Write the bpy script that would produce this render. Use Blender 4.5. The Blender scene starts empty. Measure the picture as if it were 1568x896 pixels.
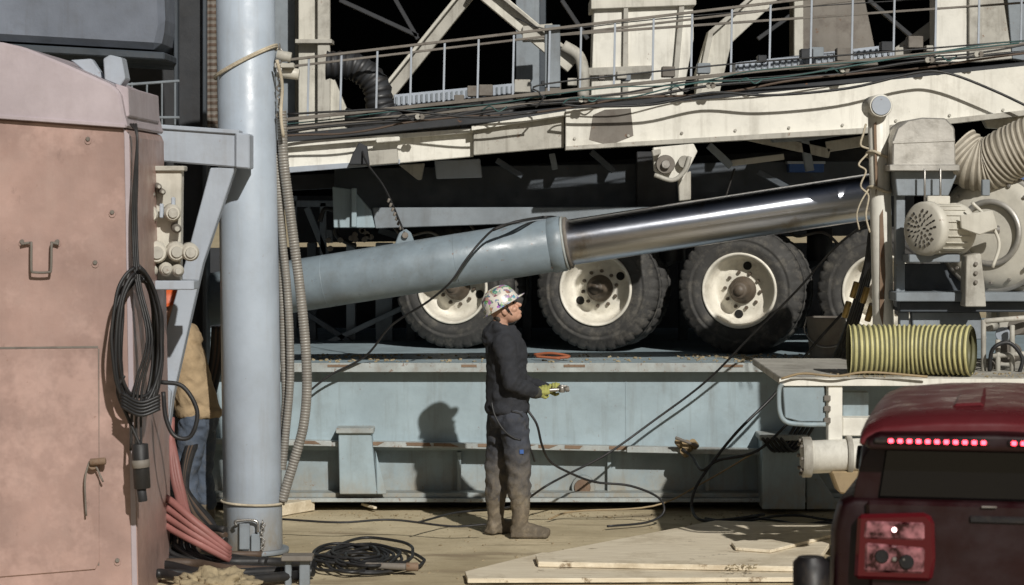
import bpy, bmesh, math, random
from mathutils import Vector, Matrix, noise, Quaternion
random.seed(7)
F=3762.0; CD=18.0; CH=2.5
def P(u,v,y):
    d=y+CD
    return Vector(((u-784)*d/F, y, CH+(298-v)*d/F))
def G(u,v,z=0.0):
    d=(CH-z)*F/(v-298)
    return Vector(((u-784)*d/F, d-CD, z))
scene=bpy.context.scene
scene.view_settings.view_transform='Standard'
scene.view_settings.look='None'
scene.view_settings.exposure=0
# ---------------------------------------------------------------- materials
def newmat(name):
    m=bpy.data.materials.new(name); m.use_nodes=True
    nt=m.node_tree; b=nt.nodes['Principled BSDF']
    return m,nt,b
def c4(c): return (c[0],c[1],c[2],1)
def ramp(nt,src,a,b,ca=(0,0,0),cb=(1,1,1)):
    r=nt.nodes.new('ShaderNodeValToRGB')
    r.color_ramp.elements[0].position=a; r.color_ramp.elements[1].position=b
    r.color_ramp.elements[0].color=c4(ca); r.color_ramp.elements[1].color=c4(cb)
    nt.links.new(src,r.inputs[0]); return r.outputs[0]
def mul(nt,a,b):
    m=nt.nodes.new('ShaderNodeMath'); m.operation='MULTIPLY'
    for i,s in enumerate((a,b)):
        if isinstance(s,(int,float)): m.inputs[i].default_value=s
        else: nt.links.new(s,m.inputs[i])
    return m.outputs[0]
def mix(nt,f,a,b,mode='MIX'):
    m=nt.nodes.new('ShaderNodeMixRGB'); m.blend_type=mode
    for i,s in enumerate((f,a,b)):
        if isinstance(s,(int,float)): m.inputs[i].default_value=s
        elif isinstance(s,tuple): m.inputs[i].default_value=c4(s)
        else: nt.links.new(s,m.inputs[i])
    return m.outputs[0]
def nz(nt,scale,detail=6,rough=.6,mp=None,loc=(0,0,0)):
    tc=nt.nodes.new('ShaderNodeTexCoord'); mpn=nt.nodes.new('ShaderNodeMapping')
    mpn.inputs['Scale'].default_value=mp or (1,1,1); mpn.inputs['Location'].default_value=loc
    nt.links.new(tc.outputs['Object'],mpn.inputs[0])
    n=nt.nodes.new('ShaderNodeTexNoise'); n.inputs['Scale'].default_value=scale
    n.inputs['Detail'].default_value=detail; n.inputs['Roughness'].default_value=rough
    nt.links.new(mpn.outputs[0],n.inputs['Vector']); return n.outputs[0]
def paint(name,col,rough=.5,dirt=(.12,.09,.06),amt=.5,metal=0,rust=.3,streak=.4,bump=.15,var=.12,scale=1.0,rustc=(.16,.07,.03),mud=0,smudge=0):
    m,nt,b=newmat(name)
    loc=(random.random()*9,random.random()*9,random.random()*9)
    dk=tuple(c*(1-var*2) for c in col); lt=tuple(min(1,c*(1+var)) for c in col)
    base=mix(nt,ramp(nt,nz(nt,2.2*scale,7,.6,loc=loc),.35,.68),dk,lt)
    base=mix(nt,mul(nt,ramp(nt,nz(nt,5*scale,10,.72,loc=loc),.50,.78),amt),base,dirt)
    if streak>0:
        base=mix(nt,mul(nt,ramp(nt,nz(nt,3*scale,8,.65,mp=(4,4,.35),loc=loc),.52,.8),streak),base,dirt)
    if smudge>0:
        base=mix(nt,mul(nt,ramp(nt,nz(nt,1.7,5,.75,loc=(3,1,7)),.52,.66),smudge),base,tuple(min(1,c*1.45+.03) for c in col))
        base=mix(nt,mul(nt,ramp(nt,nz(nt,6,7,.8,mp=(1,1,.5),loc=(8,2,1)),.60,.70),smudge),base,tuple(c*.45 for c in col))
    if rust>0:
        base=mix(nt,mul(nt,ramp(nt,nz(nt,13*scale,12,.75,loc=loc),.66-.1*rust,.70-.1*rust),.8),base,rustc)
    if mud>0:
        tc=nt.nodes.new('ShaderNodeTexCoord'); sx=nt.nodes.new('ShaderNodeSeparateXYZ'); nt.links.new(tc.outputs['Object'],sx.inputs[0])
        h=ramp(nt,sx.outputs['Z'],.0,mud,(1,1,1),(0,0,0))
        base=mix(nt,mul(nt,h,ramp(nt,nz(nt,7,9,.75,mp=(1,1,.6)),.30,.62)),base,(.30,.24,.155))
    nt.links.new(base,b.inputs['Base Color'])
    b.inputs['Metallic'].default_value=metal
    rr=ramp(nt,nz(nt,8*scale,6,loc=loc),.3,.7,(max(.05,rough-.12),)*3,(min(1,rough+.18),)*3)
    nt.links.new(rr,b.inputs['Roughness'])
    if bump>0:
        bp=nt.nodes.new('ShaderNodeBump'); bp.inputs['Strength'].default_value=bump; bp.inputs['Distance'].default_value=.01
        nt.links.new(nz(nt,22*scale,8,.7,loc=loc),bp.inputs['Height']); nt.links.new(bp.outputs[0],b.inputs['Normal'])
    return m
M={}
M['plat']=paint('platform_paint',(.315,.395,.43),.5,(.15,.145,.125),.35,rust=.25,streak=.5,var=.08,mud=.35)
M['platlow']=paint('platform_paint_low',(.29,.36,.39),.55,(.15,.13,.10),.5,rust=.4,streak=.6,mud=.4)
M['rusty']=paint('rusty_steel',(.22,.15,.10),.8,(.10,.05,.03),.7,rust=.9)
M['edge']=paint('worn_edge_steel',(.38,.41,.40),.65,(.20,.14,.09),.7,rust=.8,scale=1.6)
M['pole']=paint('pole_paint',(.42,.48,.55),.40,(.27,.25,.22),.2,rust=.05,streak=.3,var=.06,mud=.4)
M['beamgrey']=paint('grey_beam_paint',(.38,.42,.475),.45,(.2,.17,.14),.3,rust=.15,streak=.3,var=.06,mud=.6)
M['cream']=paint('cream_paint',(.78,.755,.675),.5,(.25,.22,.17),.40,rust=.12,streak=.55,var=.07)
M['creamb']=paint('mast_paint',(.60,.575,.50),.5,(.18,.16,.12),.5,rust=.15,streak=.6,var=.1)
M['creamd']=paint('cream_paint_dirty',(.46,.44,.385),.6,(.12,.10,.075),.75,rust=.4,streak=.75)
M['grime']=paint('grimy_steel',(.19,.17,.145),.7,(.07,.05,.04),.8,rust=.4)
M['greymid']=paint('mid_grey_paint',(.23,.26,.285),.5,(.1,.09,.08),.5,rust=.2)
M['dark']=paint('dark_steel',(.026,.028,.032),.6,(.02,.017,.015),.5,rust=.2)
M['darkb']=paint('dark_blue_steel',(.052,.063,.076),.5,(.03,.03,.03),.5,rust=.15)
M['tank']=paint('tank_paint',(.16,.18,.22),.5,(.08,.08,.08),.4,rust=.05,var=.1)
M['cab']=paint('cabinet_paint_red_lit',(.375,.25,.215),.42,(.42,.31,.27),.4,rust=.10,streak=.3,var=.13,scale=.8,smudge=.45)  # pink cast of the red brake lights is mixed into this colour
M['cablid']=paint('cabinet_lid_paint',(.42,.36,.38),.42,(.3,.24,.23),.25,rust=.03,streak=.2,var=.05,smudge=.15)
M['barrel']=paint('cylinder_barrel_paint',(.215,.265,.30),.38,(.12,.12,.105),.45,rust=.34,streak=.3,smudge=.2)
M['galv']=paint('galvanised_metal',(.50,.48,.44),.42,(.22,.2,.16),.5,metal=.6,rust=.1)
M['motor']=paint('motor_paint',(.62,.59,.51),.45,(.25,.22,.17),.35,rust=.08)
M['rope']=paint('rope_fibre',(.55,.48,.36),.9,(.2,.15,.1),.6,rust=0,bump=.6,scale=3)
M['hosegrey']=paint('braided_hose',(.34,.33,.30),.5,(.12,.1,.08),.5,metal=.3,rust=.2,scale=3)
M['black']=paint('black_rubber',(.016,.016,.017),.5,(.06,.05,.04),.35,rust=0,bump=.1)
M['redhose']=paint('red_hose',(.30,.12,.105),.55,(.15,.08,.06),.6,rust=0)
M['brownhose']=paint('brown_hose',(.09,.06,.042),.6,(.05,.03,.02),.5,rust=0)
M['teal']=paint('teal_cable',(.03,.09,.085),.5,(.03,.03,.03),.5,rust=0)
M['tire']=paint('tire_rubber',(.050,.048,.045),.8,(.21,.19,.155),.7,rust=0,streak=.0,scale=2,bump=.3)
M['rim']=paint('wheel_rim_paint',(.78,.74,.64),.45,(.28,.22,.15),.5,rust=.28,scale=2,streak=.2)
M['hub']=paint('greasy_hub',(.12,.095,.07),.5,(.05,.035,.025),.7,rust=.6,scale=3)
M['hole']=paint('dark_recess',(.01,.009,.008),.9,rust=0,streak=0)
M['hood']=paint('hoodie_cloth',(.026,.028,.034),.92,(.06,.055,.05),.25,rust=0,bump=.6,scale=4,streak=0)
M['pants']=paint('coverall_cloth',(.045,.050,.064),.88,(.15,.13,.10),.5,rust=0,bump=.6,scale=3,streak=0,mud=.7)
M['jeans']=paint('jeans_cloth',(.075,.095,.13),.9,(.17,.16,.14),.5,rust=0,bump=.6,scale=3,streak=0)
M['tan']=paint('tan_jacket_cloth',(.40,.29,.17),.9,(.18,.13,.08),.4,rust=0,bump=.6,scale=3,streak=0)
M['boot']=paint('muddy_boot',(.13,.105,.075),.75,(.30,.24,.16),.8,rust=0,bump=.5,scale=3)
M['skin']=paint('skin',(.52,.30,.21),.5,(.38,.19,.13),.3,rust=0,bump=.05,scale=4,streak=0,var=.05)
M['hair']=paint('dark_hair',(.02,.014,.01),.7,rust=0,bump=.5)
M['glove']=paint('work_glove',(.36,.36,.10),.8,(.03,.03,.028),.95,rust=0,scale=5)
M['glovedk']=paint('glove_palm',(.05,.05,.045),.85,(.2,.18,.1),.4,rust=0,scale=4)
M['orange']=paint('orange_plastic',(.75,.13,.03),.4,(.3,.08,.03),.3,rust=0)
M['orangedk']=paint('faded_orange_hose',(.38,.11,.045),.6,(.2,.1,.05),.6,rust=0)
M['blue']=paint('blue_plastic',(.03,.09,.28),.5,(.05,.08,.15),.4,rust=0)
M['brass']=paint('brass_fitting',(.45,.30,.10),.4,(.1,.07,.04),.5,metal=.7,rust=.2)
M['steel']=paint('bare_steel',(.42,.40,.37),.35,(.15,.12,.1),.4,metal=.8,rust=.1)
M['mustard']=paint('dirty_valve',(.32,.235,.13),.6,(.12,.08,.05),.7,rust=.5)
M['suvred']=paint('red_car_paint',(.115,.018,.022),.30,(.05,.012,.012),.25,rust=0,streak=0,bump=0,var=.05)
M['suvshade']=paint('shaded_car_paint',(.014,.002,.003),.38,(.008,.002,.002),.3,rust=0,streak=0,bump=0)  # red car paint darkened: the shade on the body is in the colour
M['suvblack']=paint('black_trim',(.006,.005,.006),.5,rust=0,streak=0,bump=0)
M['yel']=paint('yellow_duct_fabric',(.60,.555,.26),.55,(.3,.26,.13),.4,rust=0,scale=3)
M['yeld']=paint('duct_wire_cover',(.13,.125,.06),.6,(.04,.04,.02),.4,rust=0)
M['duct']=paint('cream_duct_fabric',(.56,.51,.42),.6,(.24,.2,.14),.5,rust=0,scale=3)
M['ductd']=paint('duct_rib',(.26,.23,.18),.6,rust=0)
M['weedy']=paint('dry_mud',(.36,.29,.18),.95,(.2,.15,.09),.5,rust=0,streak=0,bump=.6,scale=4)
m,nt,b=newmat('car_glass'); b.inputs['Base Color'].default_value=(.003,.003,.004,1); b.inputs['Roughness'].default_value=.12; M['glass']=m
m,nt,b=newmat('red_led'); b.inputs['Base Color'].default_value=(.8,.02,.03,1); b.inputs['Emission Color'].default_value=(1,.045,.07,1); b.inputs['Emission Strength'].default_value=9; M['led']=m
m,nt,b=newmat('lens_glint'); b.inputs['Emission Color'].default_value=(1,.6,.6,1); b.inputs['Emission Strength'].default_value=5; M['glint']=m  # glowing disc, stands in for a bright reflection on the taillight lens
m,nt,b=newmat('red_lens'); b.inputs['Base Color'].default_value=(.075,.006,.009,1); b.inputs['Roughness'].default_value=.15; M['lens']=m
m,nt,b=newmat('pinkish_lens'); b.inputs['Roughness'].default_value=.15
nt.links.new(ramp(nt,nz(nt,16,5,.6),.38,.62,(.02,.004,.005),(.36,.15,.165)),b.inputs['Base Color']); M['lens2']=m
# chrome rod, ground around its circumference: highlights stretch along the rod
A=P(300,462,1.25); C=P(1352,301,.5)
m,nt,b=newmat('chrome_rod')
base=mix(nt,ramp(nt,nz(nt,2.2,8,.7),.55,.72),(.60,.62,.68),(.33,.27,.20))
nt.links.new(base,b.inputs['Base Color']); b.inputs['Metallic'].default_value=1
nt.links.new(ramp(nt,nz(nt,4,8,.7,mp=(.5,3,3)),.35,.75,(.27,)*3,(.40,)*3),b.inputs['Roughness'])
b.inputs['Anisotropic'].default_value=.92
cx=nt.nodes.new('ShaderNodeCombineXYZ'); dv=(C-A).normalized()
for i in range(3): cx.inputs[i].default_value=dv[i]
nt.links.new(cx.outputs[0],b.inputs['Tangent']); M['chrome']=m
# ground
m,nt,b=newmat('dirt')
base=mix(nt,ramp(nt,nz(nt,.9,9,.6),.35,.68),(.38,.31,.19),(.62,.525,.35))
base=mix(nt,ramp(nt,nz(nt,34,6,.65),.55,.8),base,(.30,.235,.14))
base=mix(nt,ramp(nt,nz(nt,.6,8,.6,loc=(5,2,0),mp=(1,3,1)),.56,.68),base,(.27,.21,.13))
base=mix(nt,mul(nt,ramp(nt,nz(nt,2.4,8,.7,loc=(1,7,0),mp=(.35,2.5,1)),.56,.64),.6),base,(.22,.17,.105))
nt.links.new(base,b.inputs['Base Color']); b.inputs['Roughness'].default_value=.95
bp=nt.nodes.new('ShaderNodeBump'); bp.inputs['Strength'].default_value=.7; bp.inputs['Distance'].default_value=.014
nt.links.new(nz(nt,11,10,.7),bp.inputs['Height']); nt.links.new(bp.outputs[0],b.inputs['Normal']); M['dirt']=m
# wood
m,nt,b=newmat('plywood')
g=nz(nt,3,9,.65,mp=(1.2,14,14))
base=mix(nt,ramp(nt,g,.35,.68),(.62,.53,.39),(.82,.74,.58))
base=mix(nt,ramp(nt,nz(nt,1.4,10,.75),.52,.70),base,(.45,.37,.25))
base=mix(nt,ramp(nt,nz(nt,3.1,10,.75,loc=(4,4,1)),.60,.66),base,(.24,.17,.10))
nt.links.new(base,b.inputs['Base Color']); b.inputs['Roughness'].default_value=.85
bp=nt.nodes.new('ShaderNodeBump'); bp.inputs['Strength'].default_value=.35; bp.inputs['Distance'].default_value=.01
nt.links.new(g,bp.inputs['Height']); nt.links.new(bp.outputs[0],b.inputs['Normal']); M['wood']=m
# sticker hard hat
m,nt,b=newmat('stickered_shell')
tc=nt.nodes.new('ShaderNodeTexCoord'); vo=nt.nodes.new('ShaderNodeTexVoronoi'); vo.inputs['Scale'].default_value=32
nt.links.new(tc.outputs['Object'],vo.inputs['Vector'])
hs=nt.nodes.new('ShaderNodeHueSaturation'); hs.inputs['Saturation'].default_value=.75; hs.inputs['Value'].default_value=.5
nt.links.new(vo.outputs['Color'],hs.inputs['Color'])
base=mix(nt,ramp(nt,nz(nt,24,2,.5),.48,.51),(.66,.62,.55),hs.outputs[0])
nt.links.new(base,b.inputs['Base Color']); b.inputs['Roughness'].default_value=.35; M['hat']=m
# ---------------------------------------------------------------- mesh helpers
def grp(name):
    e=bpy.data.objects.new(name,None); e.empty_display_size=.2
    scene.collection.objects.link(e); return e
def fin(bm,name,parent,mats,smooth=False):
    me=bpy.data.meshes.new(name)
    bmesh.ops.recalc_face_normals(bm,faces=bm.faces)
    bm.to_mesh(me); bm.free()
    if not isinstance(mats,(list,tuple)): mats=[mats]
    for k in mats: me.materials.append(M[k] if isinstance(k,str) else k)
    if smooth:
        for p in me.polygons: p.use_smooth=True
    ob=bpy.data.objects.new(name,me); scene.collection.objects.link(ob)
    if parent: ob.parent=parent
    return ob
def plate3(g,name,pts,th,mat,bev=.006,dirv=None):
    bm=bmesh.new()
    vs=[bm.verts.new(p) for p in pts]; f=bm.faces.new(vs)
    r=bmesh.ops.extrude_face_region(bm,geom=[f])
    dv=dirv or Vector((0,th,0))
    bmesh.ops.translate(bm,verts=[v for v in r['geom'] if isinstance(v,bmesh.types.BMVert)],vec=dv)
    if bev>0:
        bmesh.ops.recalc_face_normals(bm,faces=bm.faces)
        bmesh.ops.bevel(bm,geom=list(bm.edges),offset=bev,segments=1,affect='EDGES',clamp_overlap=True)
    return fin(bm,name,g,mat)
def plate(g,name,px,y,th,mat,bev=.006):
    return plate3(g,name,[P(u,v,y) for u,v in px],th,mat,bev)
def box(g,name,u0,v0,u1,v1,y,th,mat,bev=.006):
    return plate(g,name,[(u0,v0),(u1,v0),(u1,v1),(u0,v1)],y,th,mat,bev)
def wbox(g,name,x0,x1,y0,y1,z0,z1,mat,bev=.006):
    return plate3(g,name,[Vector((x0,y0,z0)),Vector((x1,y0,z0)),Vector((x1,y0,z1)),Vector((x0,y0,z1))],y1-y0,mat,bev)
def beam(g,name,a,b,w,h,mat,bev=.005,up=Vector((0,1,0))):
    a=Vector(a);b=Vector(b); t=(b-a).normalized(); s=t.cross(up)
    if s.length<1e-3: s=t.cross(Vector((1,0,0)))
    s.normalize(); q=s.cross(t).normalized()
    pts=[a+s*w/2+q*h/2,a-s*w/2+q*h/2,a-s*w/2-q*h/2,a+s*w/2-q*h/2]
    return plate3(g,name,pts,0,mat,bev,dirv=b-a)
def smoothpts(pts,n=6):
    pts=[Vector(p) for p in pts]
    if len(pts)<3: return pts
    out=[]
    e=[pts[0]*2-pts[1]]+pts+[pts[-1]*2-pts[-2]]
    for i in range(1,len(e)-2):
        p0,p1,p2,p3=e[i-1:i+3]
        for k in range(n):
            t=k/n
            out.append(.5*((2*p1)+(p2-p0)*t+(2*p0-5*p1+4*p2-p3)*t*t+(3*p1-p0-3*p2+p3)*t**3))
    out.append(pts[-1]); return out
def resample(pts,step):
    out=[pts[0]]; acc=0
    for a,b in zip(pts[:-1],pts[1:]):
        L=(b-a).length
        if L==0: continue
        t=step-acc
        while t<=L:
            out.append(a+(b-a)*t/L); t+=step
        acc=(acc+L)%step
    return out
def sweep(bm,pts,radii,seg=10,cap=True,matf=None):
    up=None; rings=[]
    n=len(pts)
    for i,p in enumerate(pts):
        t=(pts[min(i+1,n-1)]-pts[max(i-1,0)])
        if t.length<1e-9: t=Vector((0,0,1))
        t.normalize()
        if up is None:
            up=t.orthogonal().normalized()
        else:
            up=(up-t*up.dot(t)); 
            if up.length<1e-6: up=t.orthogonal()
            up.normalize()
        s=t.cross(up); r=radii[i] if isinstance(radii,(list,tuple)) else radii
        rings.append([bm.verts.new(p+(up*math.cos(a)+s*math.sin(a))*r) for a in [2*math.pi*k/seg for k in range(seg)]])
    for i in range(n-1):
        for k in range(seg):
            f=bm.faces.new((rings[i][k],rings[i][(k+1)%seg],rings[i+1][(k+1)%seg],rings[i+1][k])); f.smooth=True
            if matf: f.material_index=matf(i)
    if cap:
        bm.faces.new(rings[0][::-1]); bm.faces.new(rings[-1])
    return rings
def tube(g,name,pts,r,mat,n=6,seg=10):
    q=smoothpts(pts,n)
    bm=bmesh.new(); sweep(bm,q,r,seg); return fin(bm,name,g,mat)
def ptube(g,name,px,r,mat,**k):
    return tube(g,name,[P(*p) for p in px],r,mat,**k)
def ribbed(g,name,pts,r,mats,pitch=.02,amp=.06,seg=28,cap=False):
    q=resample(smoothpts(pts,16),pitch/4)
    rad=[r*(1+amp*math.cos(i*math.pi/2)) for i in range(len(q))]
    bm=bmesh.new(); sweep(bm,q,rad,seg,cap,matf=lambda i:1 if i%4 in(1,2) else 0)
    if not cap:
        sweep(bm,q,[x*.93 for x in rad],seg,False,matf=lambda i:1)
    return fin(bm,name,g,mats)
def cyl(g,name,a,b,r,mat,r2=None,seg=32,bev=.004):
    a=Vector(a);b=Vector(b); L=(b-a).length; r2=r if r2 is None else r2
    e=min(bev,r*.3,L*.3); t=(b-a).normalized()
    bm=bmesh.new(); sweep(bm,[a,a+t*e*.01,a+t*e,b-t*e,b-t*e*.01,b],[r-e,r-e,r,r2,r2-e,r2-e],seg)
    return fin(bm,name,g,mat)
def lathe(g,name,prof,c,ax,mats,seg=64,matf=None,rf=None):
    c=Vector(c); ax=Vector(ax).normalized(); u=ax.cross(Vector((0,0,1)))
    if u.length<1e-3: u=Vector((1,0,0))
    u.normalize(); w=ax.cross(u)
    bm=bmesh.new(); rings=[]
    for j,(a,r) in enumerate(prof):
        ring=[]
        for k in range(seg):
            th=2*math.pi*k/seg; rr=r+(rf(j,k) if rf else 0)
            ring.append(bm.verts.new(c+ax*a+(u*math.cos(th)+w*math.sin(th))*rr))
        rings.append(ring)
    for j in range(len(prof)-1):
        for k in range(seg):
            f=bm.faces.new((rings[j][k],rings[j][(k+1)%seg],rings[j+1][(k+1)%seg],rings[j+1][k])); f.smooth=True
            if matf: f.material_index=matf(j,k)
    return fin(bm,name,g,mats)
def bolt(g,name,p,r=.012,l=.01,mat='grime',ax=Vector((0,-1,0))):
    return cyl(g,name,Vector(p),Vector(p)+ax*l,r,mat,seg=8,bev=.002)
def clods(g,name,pf,n,smin,smax,mat):
    bm=bmesh.new()
    for i in range(n):
        p=pf(); s=random.uniform(smin,smax)*random.uniform(.5,1)
        r=bmesh.ops.create_icosphere(bm,subdivisions=1,radius=s,matrix=Matrix.Translation(p))
        for v_ in r['verts']:
            q=v_.co*37; v_.co+=Vector((noise.noise(q),noise.noise(q+Vector((5,0,0))),noise.noise(q+Vector((0,5,0)))))*s*.8
            v_.co.z=p.z+(v_.co.z-p.z)*.6
    return fin(bm,name,g,mat)
# ---------------------------------------------------------------- camera / world / sun
cam=bpy.data.cameras.new('camera'); co=bpy.data.objects.new('camera',cam); scene.collection.objects.link(co)
co.location=(0,-CD,CH); co.rotation_euler=(math.radians(90),0,0)
cam.lens=36*F/1568; cam.sensor_width=36; cam.shift_y=-150/1568; cam.clip_end=2000; cam.clip_start=.1
cam.dof.use_dof=True; cam.dof.focus_distance=18.6; cam.dof.aperture_fstop=4.5
scene.camera=co
w=bpy.data.worlds.new('World'); scene.world=w; w.use_nodes=True; nt=w.node_tree
bg=nt.nodes['Background']
sky=nt.nodes.new('ShaderNodeTexSky'); sky.sky_type='NISHITA'; sky.sun_disc=False
sdir=Vector((.52,-1.5,1.0)).normalized()
sky.sun_elevation=math.asin(sdir.z); sky.sun_rotation=math.atan2(sdir.x,sdir.y)
hs=nt.nodes.new('ShaderNodeHueSaturation'); hs.inputs['Saturation'].default_value=.55; nt.links.new(sky.outputs[0],hs.inputs['Color'])
tc=nt.nodes.new('ShaderNodeTexCoord'); sp=nt.nodes.new('ShaderNodeSeparateXYZ'); nt.links.new(tc.outputs['Generated'],sp.inputs[0])
mr=nt.nodes.new('ShaderNodeMapRange'); mr.inputs['From Min'].default_value=.25; mr.inputs['From Max'].default_value=-.7
mr.inputs['To Min'].default_value=.003; mr.inputs['To Max'].default_value=1; mr.interpolation_type='SMOOTHSTEP'
nt.links.new(sp.outputs['Y'],mr.inputs['Value'])
mu=nt.nodes.new('ShaderNodeMixRGB'); mu.blend_type='MULTIPLY'; mu.inputs[0].default_value=1
nt.links.new(hs.outputs[0],mu.inputs[1]); nt.links.new(mr.outputs[0],mu.inputs[2]); nt.links.new(mu.outputs[0],bg.inputs[0])
bg.inputs[1].default_value=.021
sl=bpy.data.lights.new('sun','SUN'); sl.energy=3.75; sl.angle=math.radians(.9); sl.color=(1,.97,.915)
so=bpy.data.objects.new('sun',sl); scene.collection.objects.link(so); so.location=(5,-20,15)
so.rotation_euler=sdir.to_track_quat('Z','Y').to_euler()
# ---------------------------------------------------------------- ground
bm=bmesh.new(); n=220
def gc(i): 
    t=(i/(n-1)*2-1); return 7*t+ (abs(t)**9)*393*(1 if t>0 else -1)
rows=[]
for j in range(n):
    row=[]
    for i in range(n):
        x=gc(i); y=gc(j)
        z=0
        if abs(x)<9 and abs(y)<9:
            z=.012*noise.noise(Vector((x*1.1,y*1.6,0)))+.005*noise.noise(Vector((x*5,y*5,3)))
        row.append(bm.verts.new((x,y,z-.004)))
    rows.append(row)
for j in range(n-1):
    for i in range(n-1): bm.faces.new((rows[j][i],rows[j][i+1],rows[j+1][i+1],rows[j+1][i])).smooth=True
fin(bm,'ground',None,'dirt')
# ---------------------------------------------------------------- platform
g=grp('steel_platform')
X0,X1=-5.2,6.5
wbox(g,'deck',X0,X1,1.38,8.5,1.115,1.17,'plat',.006)
wbox(g,'deck_lip',X0,X1,1.365,1.378,1.10,1.172,'edge',.003)
wbox(g,'upper_web',X0,X1,1.5,1.54,.47,1.113,'plat',0)
plate(g,'ledge_left',[(200,670),(980,684),(980,692),(200,678)],1.40,.10,'edge',.003)
plate(g,'ledge_right',[(960,684),(1700,699),(1700,708),(960,693)],1.38,.118,'edge',.003)
for k in range(14):
    u=460+k*52+random.uniform(-12,12); v=670+(u-200)*.018
    plate(g,'ledge_rust',[(u,v),(u+random.uniform(20,48),v+.6),(u+random.uniform(15,45),v+6),(u,v+5)],1.396,.004,'rusty',.001)
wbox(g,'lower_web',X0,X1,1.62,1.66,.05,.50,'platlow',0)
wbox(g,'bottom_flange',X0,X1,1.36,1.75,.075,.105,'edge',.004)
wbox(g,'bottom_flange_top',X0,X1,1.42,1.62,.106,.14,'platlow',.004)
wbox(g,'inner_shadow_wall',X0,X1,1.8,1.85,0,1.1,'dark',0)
plate(g,'stiffener_box',[(518,661),(568,661),(577,757),(520,757)],1.30,.31,'plat')
box(g,'stiffener_cap',514,656,572,664,1.27,.3,'edge')
plate(g,'gusset',[(575,690),(592,757),(577,757)],1.33,.02,'plat')
box(g,'stiffener_box_b',1167,672,1233,780,1.2,.4,'plat')
box(g,'stiffener_cap_b',1163,666,1237,675,1.17,.45,'edge')
plate(g,'gusset_b',[(1235,700),(1290,780),(1235,780)],1.35,.03,'platlow')
for u in (370,700,930,1080): box(g,'web_stiffener',u,692,u+6,762,1.56,.06,'platlow',.003)
c=P(893,745,1.62)
cyl(g,'pipe_collar',c+Vector((0,-.06,0)),c,.095,'platlow')
cyl(g,'pipe_plug',c+Vector((-.01,-.08,0)),c,.065,'rusty')
for x in (-2.6,.9): wbox(g,'web_weld_seam',x,x+.008,1.496,1.5,.50,1.11,'plat',.001)
for i in range(8):
    x=-4+i*1.15+random.uniform(-.3,.3); wbox(g,'rust_scale',x,x+random.uniform(.05,.2),1.360,1.364,1.14,1.16,'rusty',.001)
g=grp('mud_debris')
def pf():
    c0=P(random.choice([random.uniform(560,1000),random.uniform(1040,1300),random.uniform(1040,1300),random.uniform(470,620)]),550,1.9); c0.y=random.uniform(1.45,2.4); c0.z=1.175; return c0
clods(g,'clods',pf,420,.006,.024,'weedy')
g=grp('orange_hose')
tube(g,'hose',[P(818,543,1.75),P(845,541,1.7),P(872,546,1.65),P(850,548,1.62),P(822,546,1.6),P(858,549,1.55)],.011,'orangedk')
# ---------------------------------------------------------------- wheels
def wheel(name,uc,y,parent,r=.53,rim=.31):
    a=math.radians(17); ax=Vector((-math.sin(a),-math.cos(a),0))
    g=grp(name); g.parent=parent
    c=Vector(((uc-784)*(y+CD)/F,y,1.172+r))
    W=.27
    def tire(cc,nm):
        prof=[(-W/2+.02,rim),(-W/2,rim+.02),(-W/2-.005,rim+.10),(-W/2+.01,r-.04),(-W/2+.04,r-.004),(-W/4,r),(-.02,r),(-.018,r-.014),(.018,r-.014),(.02,r),(W/4,r),(W/2-.04,r-.004),(W/2-.01,r-.04),(W/2+.002,rim+.13),(W/2+.008,rim+.125),(W/2+.008,rim+.11),(W/2+.003,rim+.105),(W/2+.003,rim+.09),(W/2+.009,rim+.085),(W/2+.005,rim+.06),(W/2,rim+.02),(W/2-.02,rim)]
        def rf(j,k):
            if j in (4,5,10,11): return -.018 if k%5==0 else 0
            if j in (3,12): return -.014 if k%5 in(0,) else .004
            return 0
        lathe(g,nm,prof,cc,ax,'tire',seg=180,rf=rf)
    tire(c,'outer_tire'); tire(c-ax*.33,'inner_tire')
    o=W/2
    lathe(g,'rim',[(o-.03,rim+.004),(o+.008,rim+.006),(o+.012,rim-.006),(o,rim-.018),(o-.03,rim-.025),(o-.10,rim-.035),(o-.16,rim-.06),(o-.175,rim-.09),(o-.165,.20),(o-.15,.13),(o-.15,.0001)],c,ax,'rim',seg=72)
    u=ax.cross(Vector((0,0,1))).normalized(); w2=ax.cross(u)
    lathe(g,'hub',[(o-.15,.115),(o-.12,.112),(o-.11,.09),(o-.04,.08),(o-.03,.072),(o+.01,.068),(o+.015,.06),(o+.015,.0001)],c,ax,'hub',seg=40)
    lathe(g,'hub_cap',[(o+.014,.045),(o+.03,.04),(o+.03,.0001)],c,ax,'hub',seg=24)
    rot=uc*.013
    for k in range(10):
        t=2*math.pi*k/10+.2+rot; p=c+(u*math.cos(t)+w2*math.sin(t))*.15+ax*(o-.157)
        cyl(g,'lug_nut',p,p+ax*.03,.016,'hub',seg=6,bev=.003)
    for k in range(2):
        t=math.pi*k+.1+rot*.3; p=c+(u*math.cos(t)+w2*math.sin(t))*.205+ax*(o-.17)
        cyl(g,'hand_hole',p,p+ax*.012,.036,'hole',seg=24,bev=.001)
tr=grp('heavy_trailer')
wheel('wheel_a',700,3.25,tr); wheel('wheel_b',918,2.9,tr); wheel('wheel_c',1137,2.55,tr); wheel('wheel_d',1352,2.2,tr)
plate(tr,'girder_web',[(512,258),(1000,250),(1340,246),(1340,322),(570,326),(512,318)],2.75,.05,'darkb')
plate(tr,'girder_flange',[(570,318),(1340,316),(1340,332),(870,340),(575,350)],2.35,.4,'greymid')
plate(tr,'girder_end',[(509,286),(540,290),(568,322),(574,349),(511,349)],2.3,.06,'plat')
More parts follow.
